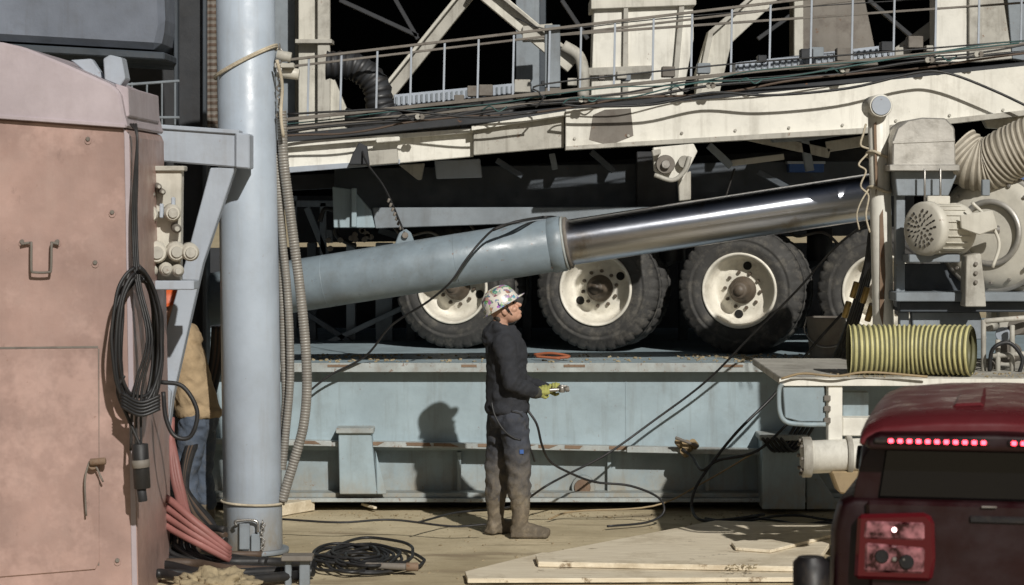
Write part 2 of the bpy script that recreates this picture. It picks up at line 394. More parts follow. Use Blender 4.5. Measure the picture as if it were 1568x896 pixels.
plate(tr,'girder_end_rib',[(538,288),(546,288),(546,348),(538,348)],2.24,.06,'plat')
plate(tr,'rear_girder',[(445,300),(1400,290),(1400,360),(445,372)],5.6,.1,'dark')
for u in (470,530,575,622,800,1040,1265):
    box(tr,'support_leg',u,372,u+(14 if u!=575 else 26),556,4.4,.15,'greymid' if u in(530,575) else 'darkb')
beam(tr,'cross_brace',P(470,540,4.3),P(620,470,4.3),.05,.05,'greymid')
beam(tr,'cross_brace',P(470,480,4.3),P(560,540,4.3),.05,.05,'darkb')
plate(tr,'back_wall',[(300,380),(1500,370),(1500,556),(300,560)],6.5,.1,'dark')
for i in range(3):
    cyl(tr,'axle',P(700+218*i,470,3.6-.35*i),P(700+218*i,470,5.4-.35*i),.07,'grime')
for u0 in (810,1030,1255):
    beam(tr,'suspension_arm',P(u0-50,420,3.2),P(u0+60,372,3.2),.07,.1,'darkb')
    cyl(tr,'air_bag',P(u0,350,3.1),P(u0,400,3.1),.11,'black')
box(tr,'hanger',975,232,1035,318,2.5,.15,'dark')
for (a,b) in (((450,300),(450,545)),((495,310),(495,420)),((445,312),(520,312)),((470,318),(500,390)),((580,352),(640,372)),((505,352),(505,372))):
    beam(tr,'rear_frame',P(a[0],a[1],4.9),P(b[0],b[1],4.9),.06,.06,'greymid')
tube(tr,'hose_loop',[P(490,340,3),P(498,320,3),P(520,330,3),P(515,360,3),P(545,378,3)],.02,'black')
for k in range(12): bolt(tr,'chain_boss',P(500+random.uniform(0,70),352+random.uniform(0,30),2.9),.025,.05,'grime')
for k in range(6):
    u=600+k*120; ptube(tr,'air_line',[(u,345,3.0),(u+20,362,2.9),(u+60,356,2.9),(u+90,380,3.0)],.012,'grime')
# ---------------------------------------------------------------- hydraulic cylinder
g=grp('hydraulic_cylinder')
B=P(862,373,.85)
ax=(C-A).normalized()
B=A+ax*((B-A).dot(ax))
B=Vector((B.x,B.y,P(862,373,B.y).z))
def seg2(a,b,r,n,mat): return cyl(g,n,a,b,r,mat,seg=64,bev=.012)
dB=(B-A).normalized()
seg2(A,B,.205,'barrel','barrel')
seg2(B-dB*.10,B+dB*.01,.213,'gland_ring','barrel')
seg2(B+dB*.01,B+dB*.028,.209,'gland_collar','edge')
seg2(B+dB*.03,B+dB*.055,.200,'wiper','grime')
C=P(1360,297,B.y-.25)
seg2(B+dB*.04,C,.176,'rod','chrome')
for t in (.36,.72): 
    p=A+(B-A)*t; seg2(p-dB*.005,p+dB*.005,.2065,'weld_ring','barrel')
lug=A+(B-A)*.57+Vector((0,-.02,.2))
plate3(g,'lifting_lug',[lug+Vector((x,0,z)) for x,z in ((-.07,-.02),(.09,.0),(.06,.08),(.02,.11),(-.03,.08))],.03,'barrel')
cyl(g,'lug_pin',lug+Vector((.015,-.03,.06)),lug+Vector((.015,.06,.06)),.025,'grime')
tube(g,'lug_cable',[lug+Vector((.01,0,.08)),P(590,290,1.3),P(562,250,1.5),P(552,222,1.7)],.008,'black')
for k in range(7):
    p=P(612-3*k,352-7*k,1.12); cyl(g,'shackle_link',p,p+Vector((.012,0,.03)),.011,'grime',seg=8)
tube(g,'feed_hose',[P(832,332,.9),P(800,338,.62),P(762,348,.6),P(738,368,.62),P(712,400,.6),P(690,432,.62),P(655,462,.8),P(600,498,1.1),P(560,545,1.3),P(505,575,1.34),P(470,602,1.36)],.009,'black')
tube(g,'feed_hose_b',[P(860,350,.75),P(856,335,.82),P(832,333,.9),P(790,340,.63),P(755,352,.6)],.012,'black')
# ---------------------------------------------------------------- rig deck
g=grp('rig_deck')
plate(g,'girder_left',[(438,222),(725,200),(725,240),(612,250),(438,262)],1.85,.12,'cream')
plate(g,'girder_left_flange',[(438,218),(726,196),(726,203),(438,226)],1.78,.3,'cream',.003)
plate(g,'girder_left_rail',[(438,256),(612,244),(612,251),(438,265)],1.76,.1,'beamgrey',.003)
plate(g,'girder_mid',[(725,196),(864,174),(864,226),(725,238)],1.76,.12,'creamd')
plate(g,'girder_mid_flange',[(722,193),(866,170),(866,178),(722,200)],1.70,.3,'cream',.003)
plate(g,'girder_main',[(866,168),(1100,150),(1568,101),(1720,86),(1720,156),(1568,172),(1320,200),(970,221),(866,227)],1.66,.14,'cream')
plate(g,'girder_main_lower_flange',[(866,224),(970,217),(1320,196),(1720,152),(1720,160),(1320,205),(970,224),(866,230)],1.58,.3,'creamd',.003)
plate(g,'grease_stain_plate',[(908,176),(926,168),(966,166),(970,208),(945,218),(930,222),(902,214)],1.656,.004,'grime',.001)
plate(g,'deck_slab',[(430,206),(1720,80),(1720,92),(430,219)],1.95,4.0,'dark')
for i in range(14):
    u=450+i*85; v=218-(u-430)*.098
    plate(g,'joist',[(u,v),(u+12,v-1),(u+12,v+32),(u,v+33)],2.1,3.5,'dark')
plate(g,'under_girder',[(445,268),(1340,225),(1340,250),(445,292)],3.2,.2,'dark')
plate(g,'outrigger_box',[(665,246),(735,243),(738,272),(668,274)],2.3,.2,'beamgrey')
plate(g,'outrigger_slant',[(610,252),(650,250),(645,275),(640,276)],2.2,.15,'creamd')
plate(g,'bracket_box',[(560,232),(608,228),(610,250),(562,254)],1.66,.1,'creamd')
plate(g,'bracket_box_top',[(575,212),(612,209),(612,216),(576,219)],1.7,.1,'cream')
plate(g,'pulley_bracket',[(550,218),(562,224),(566,252),(534,252),(540,235)],1.62,.06,'dark')
plate(g,'hanging_clevis',[(1000,226),(1062,220),(1068,232),(1046,276),(1030,278),(1002,262)],1.45,.12,'cream')
plate(g,'hanging_clevis_rear',[(1038,270),(1058,262),(1058,306),(1040,308)],1.6,.08,'creamd')
cc=P(1018,252,1.45)
cyl(g,'clevis_roller',cc+Vector((0,-.1,0)),cc,.075,'grime'); cyl(g,'clevis_pin',cc+Vector((0,-.14,0)),cc,.035,'steel')
cyl(g,'clevis_roller_b',P(1048,248,1.38),P(1048,248,1.45),.05,'creamd')
plate(g,'clevis_arm',[(998,230),(1012,228),(1012,236),(1000,240)],1.36,.09,'creamd')
tube(g,'clevis_hose',[P(1002,268,1.35),P(1030,276,1.34),P(1048,262,1.35),P(1056,240,1.36)],.018,'creamd')
for (a,b,w_,m_) in (((1085,222),(1120,255),.06,'greymid'),((1120,250),(1200,240),.05,'creamd'),((1160,262),(1210,290),.05,'darkb'),((1230,205),(1240,262),.07,'greymid'),((1130,205),(1270,235),.08,'creamd'),((1265,225),(1330,215),.09,'creamd'),((845,235),(850,260),.05,'greymid'),((905,232),(940,262),.05,'darkb'),((1125,258),(1105,320),.015,'black'),((760,245),(800,270),.05,'darkb')):
    beam(g,'under_strut',P(a[0],a[1],2.1),P(b[0],b[1],2.1),w_,.06,m_)
plate(g,'under_tray',[(1180,208),(1325,190),(1325,202),(1240,215),(1185,218)],1.9,.8,'greymid')
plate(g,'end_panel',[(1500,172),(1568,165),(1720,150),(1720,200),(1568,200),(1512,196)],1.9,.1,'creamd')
for i in range(9): 
    u=880+i*82; v=218-(u-880)*.05-max(0,u-1320)*.05; bolt(g,'flange_bolt',P(u,v-6,1.655),.012,.01,'creamd')
# ---------------------------------------------------------------- railing
g=grp('walkway_railing')
for nm,v0,sl_,u0,u1 in (('top_rail',92,.118,430,1720),('bottom_rail',183,.1025,430,1720),('toe_rail',196,.102,430,1000)):
    a=P(u0,v0-(u0-440)*sl_,2.0); b=P(u1,v0-(u1-440)*sl_,2.0)
    beam(g,nm,a,b,.028 if nm!='top_rail' else .022,.03,'grime',.003)
    b2=Vector((0,.9,0))
    if nm=='top_rail': beam(g,nm+'_rear',a+b2,b+b2,.02,.02,'grime',.003)
for u in (473,523,578,630,681,733,787,842,890,942,1001,1060,1121,1180,1243,1306,1370,1434,1500,1565):
    beam(g,'baluster',P(u,92-(u-440)*.118,2.0),P(u-2,183-(u-440)*.1025,2.0),.017,.012,'beamgrey',.002)
box(g,'rail_post',834,38,858,134,2.03,.1,'greymid')
plate(g,'upper_handrail',[(845,52),(1720,-8),(1720,-5),(845,56)],2.35,.03,'grime',.001)
# ---------------------------------------------------------------- cables on deck
g=grp('cable_run')
for k,(off,m_,r_) in enumerate(((0,'black',.012),(-8,'black',.007),(6,'brownhose',.009),(-14,'teal',.005))):
    pts=[]
    for i in range(26):
        u=425+i*48
        v=203+off-(u-440)*.105+3*math.sin(u*.021+k*1.7)+4*noise.noise(Vector((u*.01,k*3.1,0)))
        if u>1000: v=v-(u-1000)*.012
        pts.append(P(u,v,1.62-.01*k))
    tube(g,'cable',pts,r_,m_,n=4,seg=8)
ptube(g,'draped_cable',[(860,160,1.45),(900,163,1.45),(1000,160,1.45),(1090,142,1.45),(1180,146,1.45),(1300,135,1.45),(1400,112,1.45),(1450,112,1.45),(1520,138,1.45),(1600,176,1.45)],.011,'black')
ptube(g,'draped_cable_b',[(860,160,1.45),(880,150,1.45),(960,150,1.45),(1060,128,1.45),(1200,118,1.45),(1400,85,1.45),(1560,66,1.45)],.006,'teal')
ptube(g,'draped_cable_c',[(820,165,1.45),(832,150,1.45),(826,142,1.45),(840,128,1.45),(1100,100,1.6),(1300,84,1.6),(1600,60,1.6)],.007,'black')
ptube(g,'draped_cable_e',[(440,175,1.5),(530,170,1.5),(600,168,1.5),(730,180,1.5),(820,172,1.5)],.009,'black')
ptube(g,'sag_wire',[(790,28,3),(850,45,3),(1000,30,3),(1240,10,3),(1500,-6,3)],.005,'black')
for u in (640,890,1085,1290,1420,1495):
    v=204-(u-440)*.105-(max(0,u-1000))*.012
    for k in range(2): bolt(g,'cable_clamp',P(u+6*k,v-4,1.5),.024,.03,'grime' if k else 'creamd')
for i in range(7):
    u=600+i*135+random.uniform(-20,20); v=200-(u-440)*.105-(max(0,u-1000))*.012
    ptube(g,'cable_stub',[(u,v,1.52),(u+12,v-6,1.50),(u+25,v+2,1.51),(u+38,v-5,1.53)],.006,random.choice(['black','teal','rope']))
g=grp('flexible_hose_coil')
ribbed(g,'hose',[P(500,100,3.2),P(545,103,3.2),P(575,130,3.2),P(583,165,3.2),P(600,190,3.2)],.12,['black','dark'],pitch=.06)
for k in range(6):
    ptube(g,'bundle',[(530,170+4*k,2.9),(580,186+3*k,2.8),(650,176+4*k,2.8),(720,160+4*k,2.8),(790,150+4*k,2.8)],.03,'black')
# ---------------------------------------------------------------- mast truss
g=grp('mast_truss')
Y=5.0
box(g,'column',457,-60,486,215,Y,.3,'creamb'); box(g,'column_flange',486,-60,505,215,Y-.1,.1,'creamd')
plate(g,'column_foot',[(503,100),(533,172),(533,210),(503,210)],Y,.1,'creamb')
plate(g,'column_cap',[(452,60),(508,60),(508,66),(452,66)],Y-.13,.3,'creamd',.002)
box(g,'rear_column',420,-60,452,215,Y+.4,.3,'greymid')
beam(g,'brace',P(592,145,Y),P(725,-20,Y),.14,.12,'creamd'); beam(g,'brace_flange',P(584,140,Y-.05),P(716,-24,Y-.05),.03,.2,'creamb')
beam(g,'brace_b',P(728,-25,Y-.2),P(878,100,Y-.2),.17,.12,'creamb'); beam(g,'brace_b_flange',P(742,-25,Y-.25),P(886,92,Y-.25),.03,.2,'creamd')
box(g,'back_column',790,-60,826,150,Y+.5,.2,'greymid'); box(g,'back_column_b',826,-60,836,150,Y+.5,.1,'darkb')
plate(g,'node_box',[(800,40),(846,36),(846,60),(800,62)],Y-.3,.3,'creamd')
tube(g,'curved_pipe',[P(862,70,4.2),P(885,85,4.2),P(893,110,4.2),P(893,150,4.2)],.055,'creamd',seg=20)
plate(g,'pylon',[(912,-60),(1058,-60),(1062,30),(1062,60),(1045,150),(905,150),(908,60)],Y-.6,.6,'cream')
plate(g,'pylon_cap',[(905,-5),(1066,-9),(1066,8),(905,14)],Y-.66,.8,'creamb')
plate(g,'pylon_rib',[(955,10),(962,10),(962,150),(953,150)],Y-.65,.05,'creamd',.003)
plate(g,'pylon_side',[(1040,10),(1048,10),(1036,150),(1028,150)],Y-.65,.05,'creamd',.003)
plate(g,'pylon_foot',[(900,104),(1000,100),(1000,112),(900,116)],Y-.68,.1,'creamd',.003)
plate(g,'knee_brace',[(1066,110),(1085,48),(1165,-20),(1212,-20),(1120,66),(1100,150),(1066,150)],Y-.3,.25,'creamb')
plate(g,'knee_brace_edge',[(1085,48),(1165,-20),(1172,-20),(1092,52),(1072,150),(1064,150)],Y-.36,.06,'creamd',.003)
plate(g,'stained_column',[(1216,-60),(1312,-60),(1345,100),(1216,105)],Y,.4,'grime')
plate(g,'stained_column_flange',[(1216,-60),(1230,-60),(1230,105),(1216,105)],Y-.1,.1,'creamb')
beam(g,'thin_brace',P(1375,82,Y),P(1470,10,Y),.12,.1,'creamd')
box(g,'right_column',1432,-60,1484,95,Y-.7,.3,'cream'); box(g,'right_column_flange',1484,-60,1504,95,Y-.75,.1,'creamd')
plate(g,'right_column_foot',[(1500,-60),(1528,-60),(1550,90),(1500,95)],Y-.4,.2,'creamd')
plate(g,'right_post',[(1538,-60),(1620,-60),(1620,100),(1550,90)],Y,.2,'greymid')
for (pts) in ([(603,145),(803,126),(803,142),(603,163)],[(1126,96),(1366,68),(1368,86),(1126,114)]):
    plate(g,'vent_panel',pts,3.6,.3,'beamgrey')
    for i in range(26):
        t=i/26; u=pts[0][0]+(pts[1][0]-pts[0][0])*t+3; v=pts[0][1]+(pts[1][1]-pts[0][1])*t
        box(g,'vent_slat',u,v+3,u+3,v+15,3.585,.015,'greymid',.001)
for i in range(22):
    u=random.uniform(600,1480); v=200-(u-440)*.11-random.uniform(14,34)
    s=random.uniform(8,26)
    box(g,'small_fitting',u,v-s*.5,u+s,v+s*.3,random.uniform(2.9,3.4),.15,random.choice(['creamd','greymid','grime','grime','dark']))
for (a,b) in (((860,0),(900,60)),((520,0),(640,55)),((1160,60),(1230,10)),((600,-10),(640,60)),((1330,0),(1400,60))):
    beam(g,'far_strut',P(a[0],a[1],8),P(b[0],b[1],8),.045,.05,'dark')
# ---------------------------------------------------------------- right pipe post
g=grp('vent_pipe_post')
a=P(1353,520,-.3); b=P(1345,172,-.3)
cyl(g,'post',a,b,.076,'cream')
c=P(1344,163,-.3)
cyl(g,'tee_pipe',c+Vector((0,-.16,0)),c+Vector((0,.25,0)),.082,'cream'); cyl(g,'tee_end',c+Vector((0,-.17,0)),c+Vector((0,-.155,0)),.07,'beamgrey')
plate(g,'rust_run',[(1347,330),(1352,320),(1356,420),(1352,500),(1347,480)],-.379,.01,'rusty',.001)
plate(g,'rust_run_b',[(1338,190),(1342,186),(1344,280),(1341,300)],-.378,.01,'rusty',.001)
for k,v0 in enumerate((236,290)):
    c=P(1345+k,v0,-.3); pts=[c+Vector((.085*math.cos(t),.085*math.sin(t),.02*math.sin(t*2))) for t in [i*math.pi/6 for i in range(14)]]
    tube(g,'rope_turn',pts,.011,'rope')
ptube(g,'rope_tail',[(1330,228,-.4),(1318,222,-.42),(1322,205,-.42),(1326,190,-.4)],.008,'rope')
ptube(g,'rope_tail_b',[(1328,236,-.4),(1315,252,-.42),(1326,262,-.42),(1318,285,-.42),(1330,300,-.4),(1326,330,-.42),(1332,356,-.41)],.007,'rope')
ptube(g,'rope_tail_c',[(1330,290,-.4),(1318,310,-.42),(1312,330,-.42),(1316,352,-.42)],.006,'rope')
# ---------------------------------------------------------------- blower
g=grp('centrifugal_blower')
yb=-.6
plate(g,'inlet_housing',[(1366,256),(1367,215),(1374,196),(1390,184),(1412,180),(1448,181),(1462,196),(1464,256)],yb,.45,'galv',.01)
plate(g,'housing_seam',[(1367,216),(1462,212),(1462,216),(1367,220)],yb-.006,.02,'galv',.001)
box(g,'housing_flange',1362,252,1470,262,yb-.04,.52,'galv')
plate(g,'housing_base',[(1370,262),(1468,262),(1452,300),(1374,300)],yb+.05,.35,'greymid')
for u in (1416,1440): cyl(g,'flange_bolt',P(u,258,yb-.07),P(u,320,yb-.07),.008,'steel',seg=8)
ribbed(g,'outlet_duct',[P(1466,232,yb+.2),P(1490,250,yb+.15),P(1520,250,yb+.1),P(1552,232,yb),P(1600,215,yb-.1),P(1650,230,yb-.1)],.19,['duct','ductd'],pitch=.035,amp=.03,seg=40)
mc=P(1414,350,yb-.25); ad=Vector((.80,.60,-.02)).normalized()
lathe(g,'motor_body',[(-.02,.0001),(-.02,.10),(-.012,.17),(.0,.188),(.05,.192),(.06,.18),(.065,.176),(.30,.176),(.31,.185),(.34,.185),(.36,.15),(.36,.0001)],mc,ad,'motor',seg=48)
u_=ad.cross(Vector((0,0,1))).normalized(); w_=ad.cross(u_)
for ring,(rr,nn) in enumerate(((.03,5),(.062,10),(.094,15),(.126,18))):
    for k in range(nn):
        if ring==3 and k%6==5: continue
        t=2*math.pi*k/nn+.2*ring; p=mc+(u_*math.cos(t)+w_*math.sin(t))*rr-ad*.0195
        d2=(u_*math.cos(t)+w_*math.sin(t))
        beam(g,'vent_slot',p-d2*.011,p+d2*.011,.011,.006,'hole',0)
for k in range(22):
    t=2*math.pi*k/22; d2=(u_*math.cos(t)+w_*math.sin(t))
    beam(g,'motor_fin',mc+d2*.178+ad*.07,mc+d2*.178+ad*.29,.006,.02,'motor',.001)
box(g,'terminal_box',1420,300,1455,322,yb-.1,.12,'motor')
vc=P(1530,356,yb+.2)
va=Vector((.55,.83,0)).normalized()
lathe(g,'volute',[(-.16,.0001),(-.16,.30),(-.15,.33),(-.12,.40),(.0,.41),(.14,.40),(.16,.36),(.16,.0001)],vc,va,'motor',seg=64)
lathe(g,'volute_ring',[(-.17,.24),(-.19,.24),(-.19,.20),(-.17,.20)],vc,va,'galv',seg=48)
lathe(g,'volute_rim',[(-.12,.40),(-.12,.43),(-.10,.43),(-.10,.40)],vc,va,'galv',seg=64)
for k in range(16):
    t=2*math.pi*k/16; uu=va.cross(Vector((0,0,1))); ww=va.cross(uu); bolt(g,'rim_bolt',vc+(uu*math.cos(t)+ww*math.sin(t))*.36-va*.145,.013,.02,'steel',ax=-va)
plate(g,'guard_plate',[(1470,330),(1520,322),(1528,350),(1500,360),(1472,350)],yb-.35,.02,'motor')
cyl(g,'shaft',P(1468,350,yb-.1),P(1530,352,yb-.1),.03,'steel')
tube(g,'guard_rail',[P(1488,310,yb-.3),P(1512,335,yb-.3),P(1530,372,yb-.3),P(1520,410,yb-.3)],.012,'motor')
box(g,'frame_post',1372,262,1386,470,yb+.1,.1,'greymid'); box(g,'frame_post_b',1504,275,1516,300,yb-.2,.05,'greymid')
box(g,'motor_foot',1392,390,1470,402,yb-.2,.3,'greymid')
plate(g,'motor_stand',[(1480,392),(1502,388),(1508,440),(1510,470),(1478,470)],yb-.25,.2,'creamd')
for k in range(3): bolt(g,'stand_bolt',P(1494,404+14*k,yb-.25),.014,.02,'grime')
box(g,'frame_rail',1372,448,1600,462,yb-.1,.4,'greymid')
box(g,'frame_rail_b',1378,462,1590,478,yb,.3,'darkb')
plate(g,'side_panel',[(1386,404),(1476,404),(1476,448),(1386,448)],yb+.3,.05,'darkb')
plate(g,'belt_guard',[(1396,478),(1500,478),(1512,520),(1400,520)],yb+.1,.1,'greymid')
box(g,'skid_leg',1378,478,1392,560,yb+.1,.1,'greymid'); box(g,'skid_leg_b',1530,470,1545,560,yb+.1,.1,'creamd')
plate(g,'cream_box',[(1518,440),(1600,436),(1600,520),(1518,500)],yb+.25,.2,'motor')
g=grp('water_pump')
for (u,v,r) in ((1512,500,.035),(1535,512,.05),(1556,500,.06),(1540,540,.07),(1512,560,.04)):
    cyl(g,'valve_body',P(u,v,-1.0),P(u+10,v,-.8),r,random.choice(['creamd','beamgrey','grime']))
for (a,b) in (((1506,490),(1506,572)),((1506,492),(1580,486)),((1528,520),(1528,572)),((1550,498),(1550,572)),((1520,545),(1600,540))):
    cyl(g,'pipe',P(a[0],a[1],-1.1),P(b[0],b[1],-1.1),.018,'creamd',seg=16)
ptube(g,'pump_hose',[(1515,570,-1.15),(1520,535,-1.2),(1545,525,-1.2),(1565,548,-1.2),(1560,574,-1.2)],.014,'black')
g=grp('plastic_crate'); box(g,'crate',1208,250,1262,264,2.6,.3,'blue'); box(g,'crate_rim',1206,247,1264,251,2.57,.35,'beamgrey',.002)
g=grp('plastic_barrel'); cyl(g,'shell',P(1560,262,1.2),P(1560,300,1.2),.15,'blue')
cyl(g,'rim',P(1560,262,1.2),P(1560,258,1.2),.155,'blue')
# ---------------------------------------------------------------- right service trailer
g=grp('service_trailer')
yt=-1.7
zt=P(0,578,yt).z
wbox(g,'deck',P(1195,0,yt).x,3.9,yt,.2,zt-.05,zt,'creamd')
wbox(g,'deck_edge',P(1195,0,yt).x-.01,3.9,yt-.02,yt-.002,zt-.055,zt-.008,'cream',.002)
lp=[(1198,588),(1193,598),(1194,630),(1204,646),(1232,650),(1264,650)]
ptube(g,'loop_guard',[(u,v,yt-.03) for u,v in lp],.016,'platlow')
plate(g,'guard_sheet',[(1198,588),(1262,588),(1264,646),(1225,646),(1202,640)],yt,.02,'platlow')
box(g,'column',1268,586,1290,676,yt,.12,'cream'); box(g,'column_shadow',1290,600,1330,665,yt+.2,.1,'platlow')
for v in (606,622,640): box(g,'hinge',1262,v,1272,v+8,yt-.02,.03,'grime',.002)
box(g,'side_beam',1290,640,1700,668,yt+.05,.2,'cream')
a=P(1240,700,yt);b=P(1420,692,yt)
cyl(g,'drain_pipe',a,b,.11,'cream'); cyl(g,'drain_flange',P(1228,700,yt),P(1242,700,yt),.135,'creamd'); cyl(g,'drain_flange_b',P(1296,697,yt),P(1304,697,yt),.13,'creamd')
plate(g,'drain_outlet',[(1272,722),(1325,722),(1322,745),(1300,758),(1285,756)],yt-.08,.2,'mustard',.012)
for k in range(8):
    t=k*math.pi/4; c=P(1228,700,yt); bolt(g,'flange_bolt',c+Vector((0,.11*math.cos(t),.11*math.sin(t))),.012,.02,'grime',ax=Vector((-1,0,0)))
box(g,'leg',1330,660,1350,950,yt+.2,.12,'greymid'); box(g,'leg_b',1640,660,1660,950,yt+.2,.12,'greymid')
ptube(g,'trailer_wire',[(1196,580,yt-.08),(1230,572,yt-.08),(1280,576,yt-.08),(1330,570,yt-.08),(1420,577,yt-.08)],.008,'mustard')
clods(g,'grit',lambda:Vector((random.uniform(2.0,3.7),random.uniform(yt,yt+.35),zt+.003)),160,.005,.016,'weedy')
g=grp('yellow_flexible_duct')
yd=yt+.22; rd=.165
a=P(1300,0,yd).x; b=P(1484,0,yd).x; zc=zt+rd*1.03
ribbed(g,'hose',[Vector((a,yd+.02,zc)),Vector(((a+b)/2,yd,zc)),Vector((b,yd-.16,zc+.005))],rd,['yel','yeld'],pitch=.034,amp=.045,seg=48)
cyl(g,'inner_plug',Vector((a+.05,yd,zc)),Vector((a+.07,yd,zc)),rd*.9,'yeld')
g=grp('metal_bucket')
c=P(1265,548,1.75); c.z=1.172
lathe(g,'pail',[(0,.0001),(0,.125),(.01,.13),(.33,.16),(.345,.166),(.345,.158),(.03,.12),(.03,.0001)],c,(0,0,1),'grime',seg=40)
tube(g,'bail',[c+Vector((-.16,0,.33)),c+Vector((-.17,-.02,.22)),c+Vector((-.08,-.14,.12)),c+Vector((.06,-.15,.12)),c+Vector((.165,-.03,.2)),c+Vector((.16,0,.33))],.006,'steel')
g=grp('hydraulic_hose_bundle')
for k in range(5):
    o=k*7
    ptube(g,'hose',[(1332+o*.5,350,.1),(1326+o*.4,400,.2),(1312+o*.5,450,.3+.03*k),(1292+o*.6,510,.5),(1268+o*.8,565,1.1),(1225+o,640,1.2),(1190+o,690,1.15),(1168+o,672,.9)],.013,'black')
for (u,v) in ((1312,432),(1300,462),(1335,468),(1328,440)):
    cyl(g,'fitting',P(u,v,.12),P(u-7,v+24,.14),.024,'brass',seg=12)
g=grp('control_cable')
ptube(g,'long_line',[(1332,338,-.2),(1280,378,.2),(1220,445,.6),(1150,515,.9),(1080,585,1.2),(1000,645,1.25),(930,695,1.1),(872,725,.9),(835,745,.7),(800,770,.9)],.009,'black')
ptube(g,'long_line_b',[(1290,480,1.0),(1245,530,1.1),(1190,600,1.1),(1130,660,1.0),(1088,712,1.0),(1064,750,.95),(1060,780,.9),(1075,797,.6),(1120,795,.5),(1170,788,.8)],.012,'black')
ptube(g,'long_line_c',[(1215,640,1.1),(1160,690,1.0),(1100,705,1.0),(1075,720,1.0),(1060,700,1.2),(1045,688,1.3)],.011,'black')
ptube(g,'worker_line',[(808,628,-.13),(822,650,-.14),(830,682,-.05),(842,706,.1),(868,722,.2),(910,738,.4),(965,744,.5),(1008,762,.6),(1016,785,.6),(990,800,.5),(930,806,.3)],.009,'black')
ptube(g,'flat_line',[(840,795,.7),(880,783,.9),(1000,775,1.0),(1075,740,1.1),(1160,690,1.1)],.007,'mustard')
for k in range(5):
    pts=[G(1080+i*36,794+5*k+5*math.sin(i*1.3+k*2),.03) for i in range(7)]; tube(g,'ground_line',pts,.010,'black')
g=grp('ledge_valve')
for i,(u,v,r) in enumerate(((1038,676,.03),(1050,680,.04),(1060,677,.03),(1046,690,.03))): cyl(g,'valve',P(u,v,1.3),P(u+5,v+6,1.36),r,'mustard')
cyl(g,'handle',P(1034,670,1.25),P(1070,684,1.25),.012,'grime')
# ---------------------------------------------------------------- wood boards
g=grp('plywood_sheet')
def gplate(nm,pts,z,th):
    plate3(g,nm,[G(u,v,z) for u,v in pts],0,'wood',.003,dirv=Vector((0,0,-th)))
gplate('sheet',[(820,850),(1095,797),(1290,803),(1245,868),(824,860)],.075,.035)
gplate('sheet_under',[(712,875),(830,846),(1250,850),(1250,884),(716,886)],.036,.03)
gplate('side_board',[(1120,830),(1290,800),(1300,812),(1180,842),(1126,838)],.10,.022)
clods(g,'mud_on_board',lambda:G(random.uniform(1110,1160),random.uniform(864,872),.08),60,.005,.014,'weedy')
g=grp('rubble')
def pg():
    u=random.uniform(430,1280); v=random.uniform(785,896); p=G(u,v)
    if random.random()<.45: p.y=1.15+random.gauss(0,.1)
    p.z=.0
    return p
clods(g,'stones',pg,600,.004,.014,'weedy')
g=grp('timber_offcut')
beam(g,'block',G(405,783,.05),G(470,772,.05),.09,.16,'wood'); beam(g,'stick',G(555,772,.04),G(575,778,.03),.02,.03,'wood')
# ---------------------------------------------------------------- pole
g=grp('steel_pipe_column')
yp=-.8
a=P(388,846,yp); a.z=0; b=P(375,-60,yp)
cyl(g,'pipe',a,b,.205,'pole',seg=64)
cyl(g,'base_ring',a,a+Vector((0,0,.03)),.25,'greymid')
def ropewrap(v,slope,nm,turns=2,m_='rope',r=.009):
    c=P(375+13*v/846,v,yp); pts=[]
    for i in range(12*turns+2):
        t=i*math.pi/6; pts.append(c+Vector((.217*math.cos(t),.217*math.sin(t),slope*math.cos(t)+.012*i/12)))
    tube(g,nm,pts,r,m_)
ropewrap(98,.11,'rope_wrap'); ropewrap(770,-.01,'rope_wrap_low',1)
for k in range(12):
    p=P(402+2*math.sin(k),800+k*4,yp-.235); rr=Vector((.012,0,0)) if k%2 else Vector((0,.01,0))
    tube(g,'chain_link',[p+Vector((0,0,.016)),p+rr,p-Vector((0,0,.016)),p-rr,p+Vector((0,0,.016))],.004,'steel',n=4,seg=6)
box(g,'hasp',366,802,382,842,yp-.24,.03,'greymid'); box(g,'hasp_b',384,818,398,846,yp-.24,.03,'greymid')
ptube(g,'hasp_ring',[(362,805,yp-.25),(362,798,yp-.25),(392,798,yp-.25),(395,815,yp-.25)],.01,'steel')
for k in range(16):
    p=P(428+math.sin(k*2),72+k*7,yp-.1); rr=Vector((.016,0,0)) if k%2 else Vector((0,.016,0))
    tube(g,'hang_chain',[p+Vector((0,0,.022)),p+rr,p-Vector((0,0,.022)),p-rr,p+Vector((0,0,.022))],.006,'steel' if k%3 else 'grime',n=4,seg=6)
cyl(g,'shackle',P(424,84,yp-.1),P(446,88,yp-.1),.035,'creamd'); cyl(g,'shackle_b',P(424,110,yp),P(458,114,yp),.04,'motor'); box(g,'lug',420,96,450,104,yp-.1,.1,'creamd')
ptube(g,'rope_tail',[(424,92,yp-.2),(432,130,yp-.15),(430,175,yp-.15),(434,210,yp-.15)],.012,'rope')
g=grp('flexible_metal_hose')
def hz(px,r,y,m_=['hosegrey','grime']):
    ribbed(g,'hose',[P(u,v,y) for u,v in px],r,m_,pitch=.02,amp=.05,seg=14,cap=True)
hz([(431,170),(434,240),(441,300),(450,370),(459,440),(467,520),(470,590),(465,650),(452,700),(440,740),(432,768)],.035,yp-.05)
hz([(424,235),(428,300),(433,370),(440,440),(444,520),(444,590),(438,660),(432,720)],.028,yp)
hz([(428,330),(430,400),(433,470),(434,540),(436,620),(428,700)],.024,yp+.05)
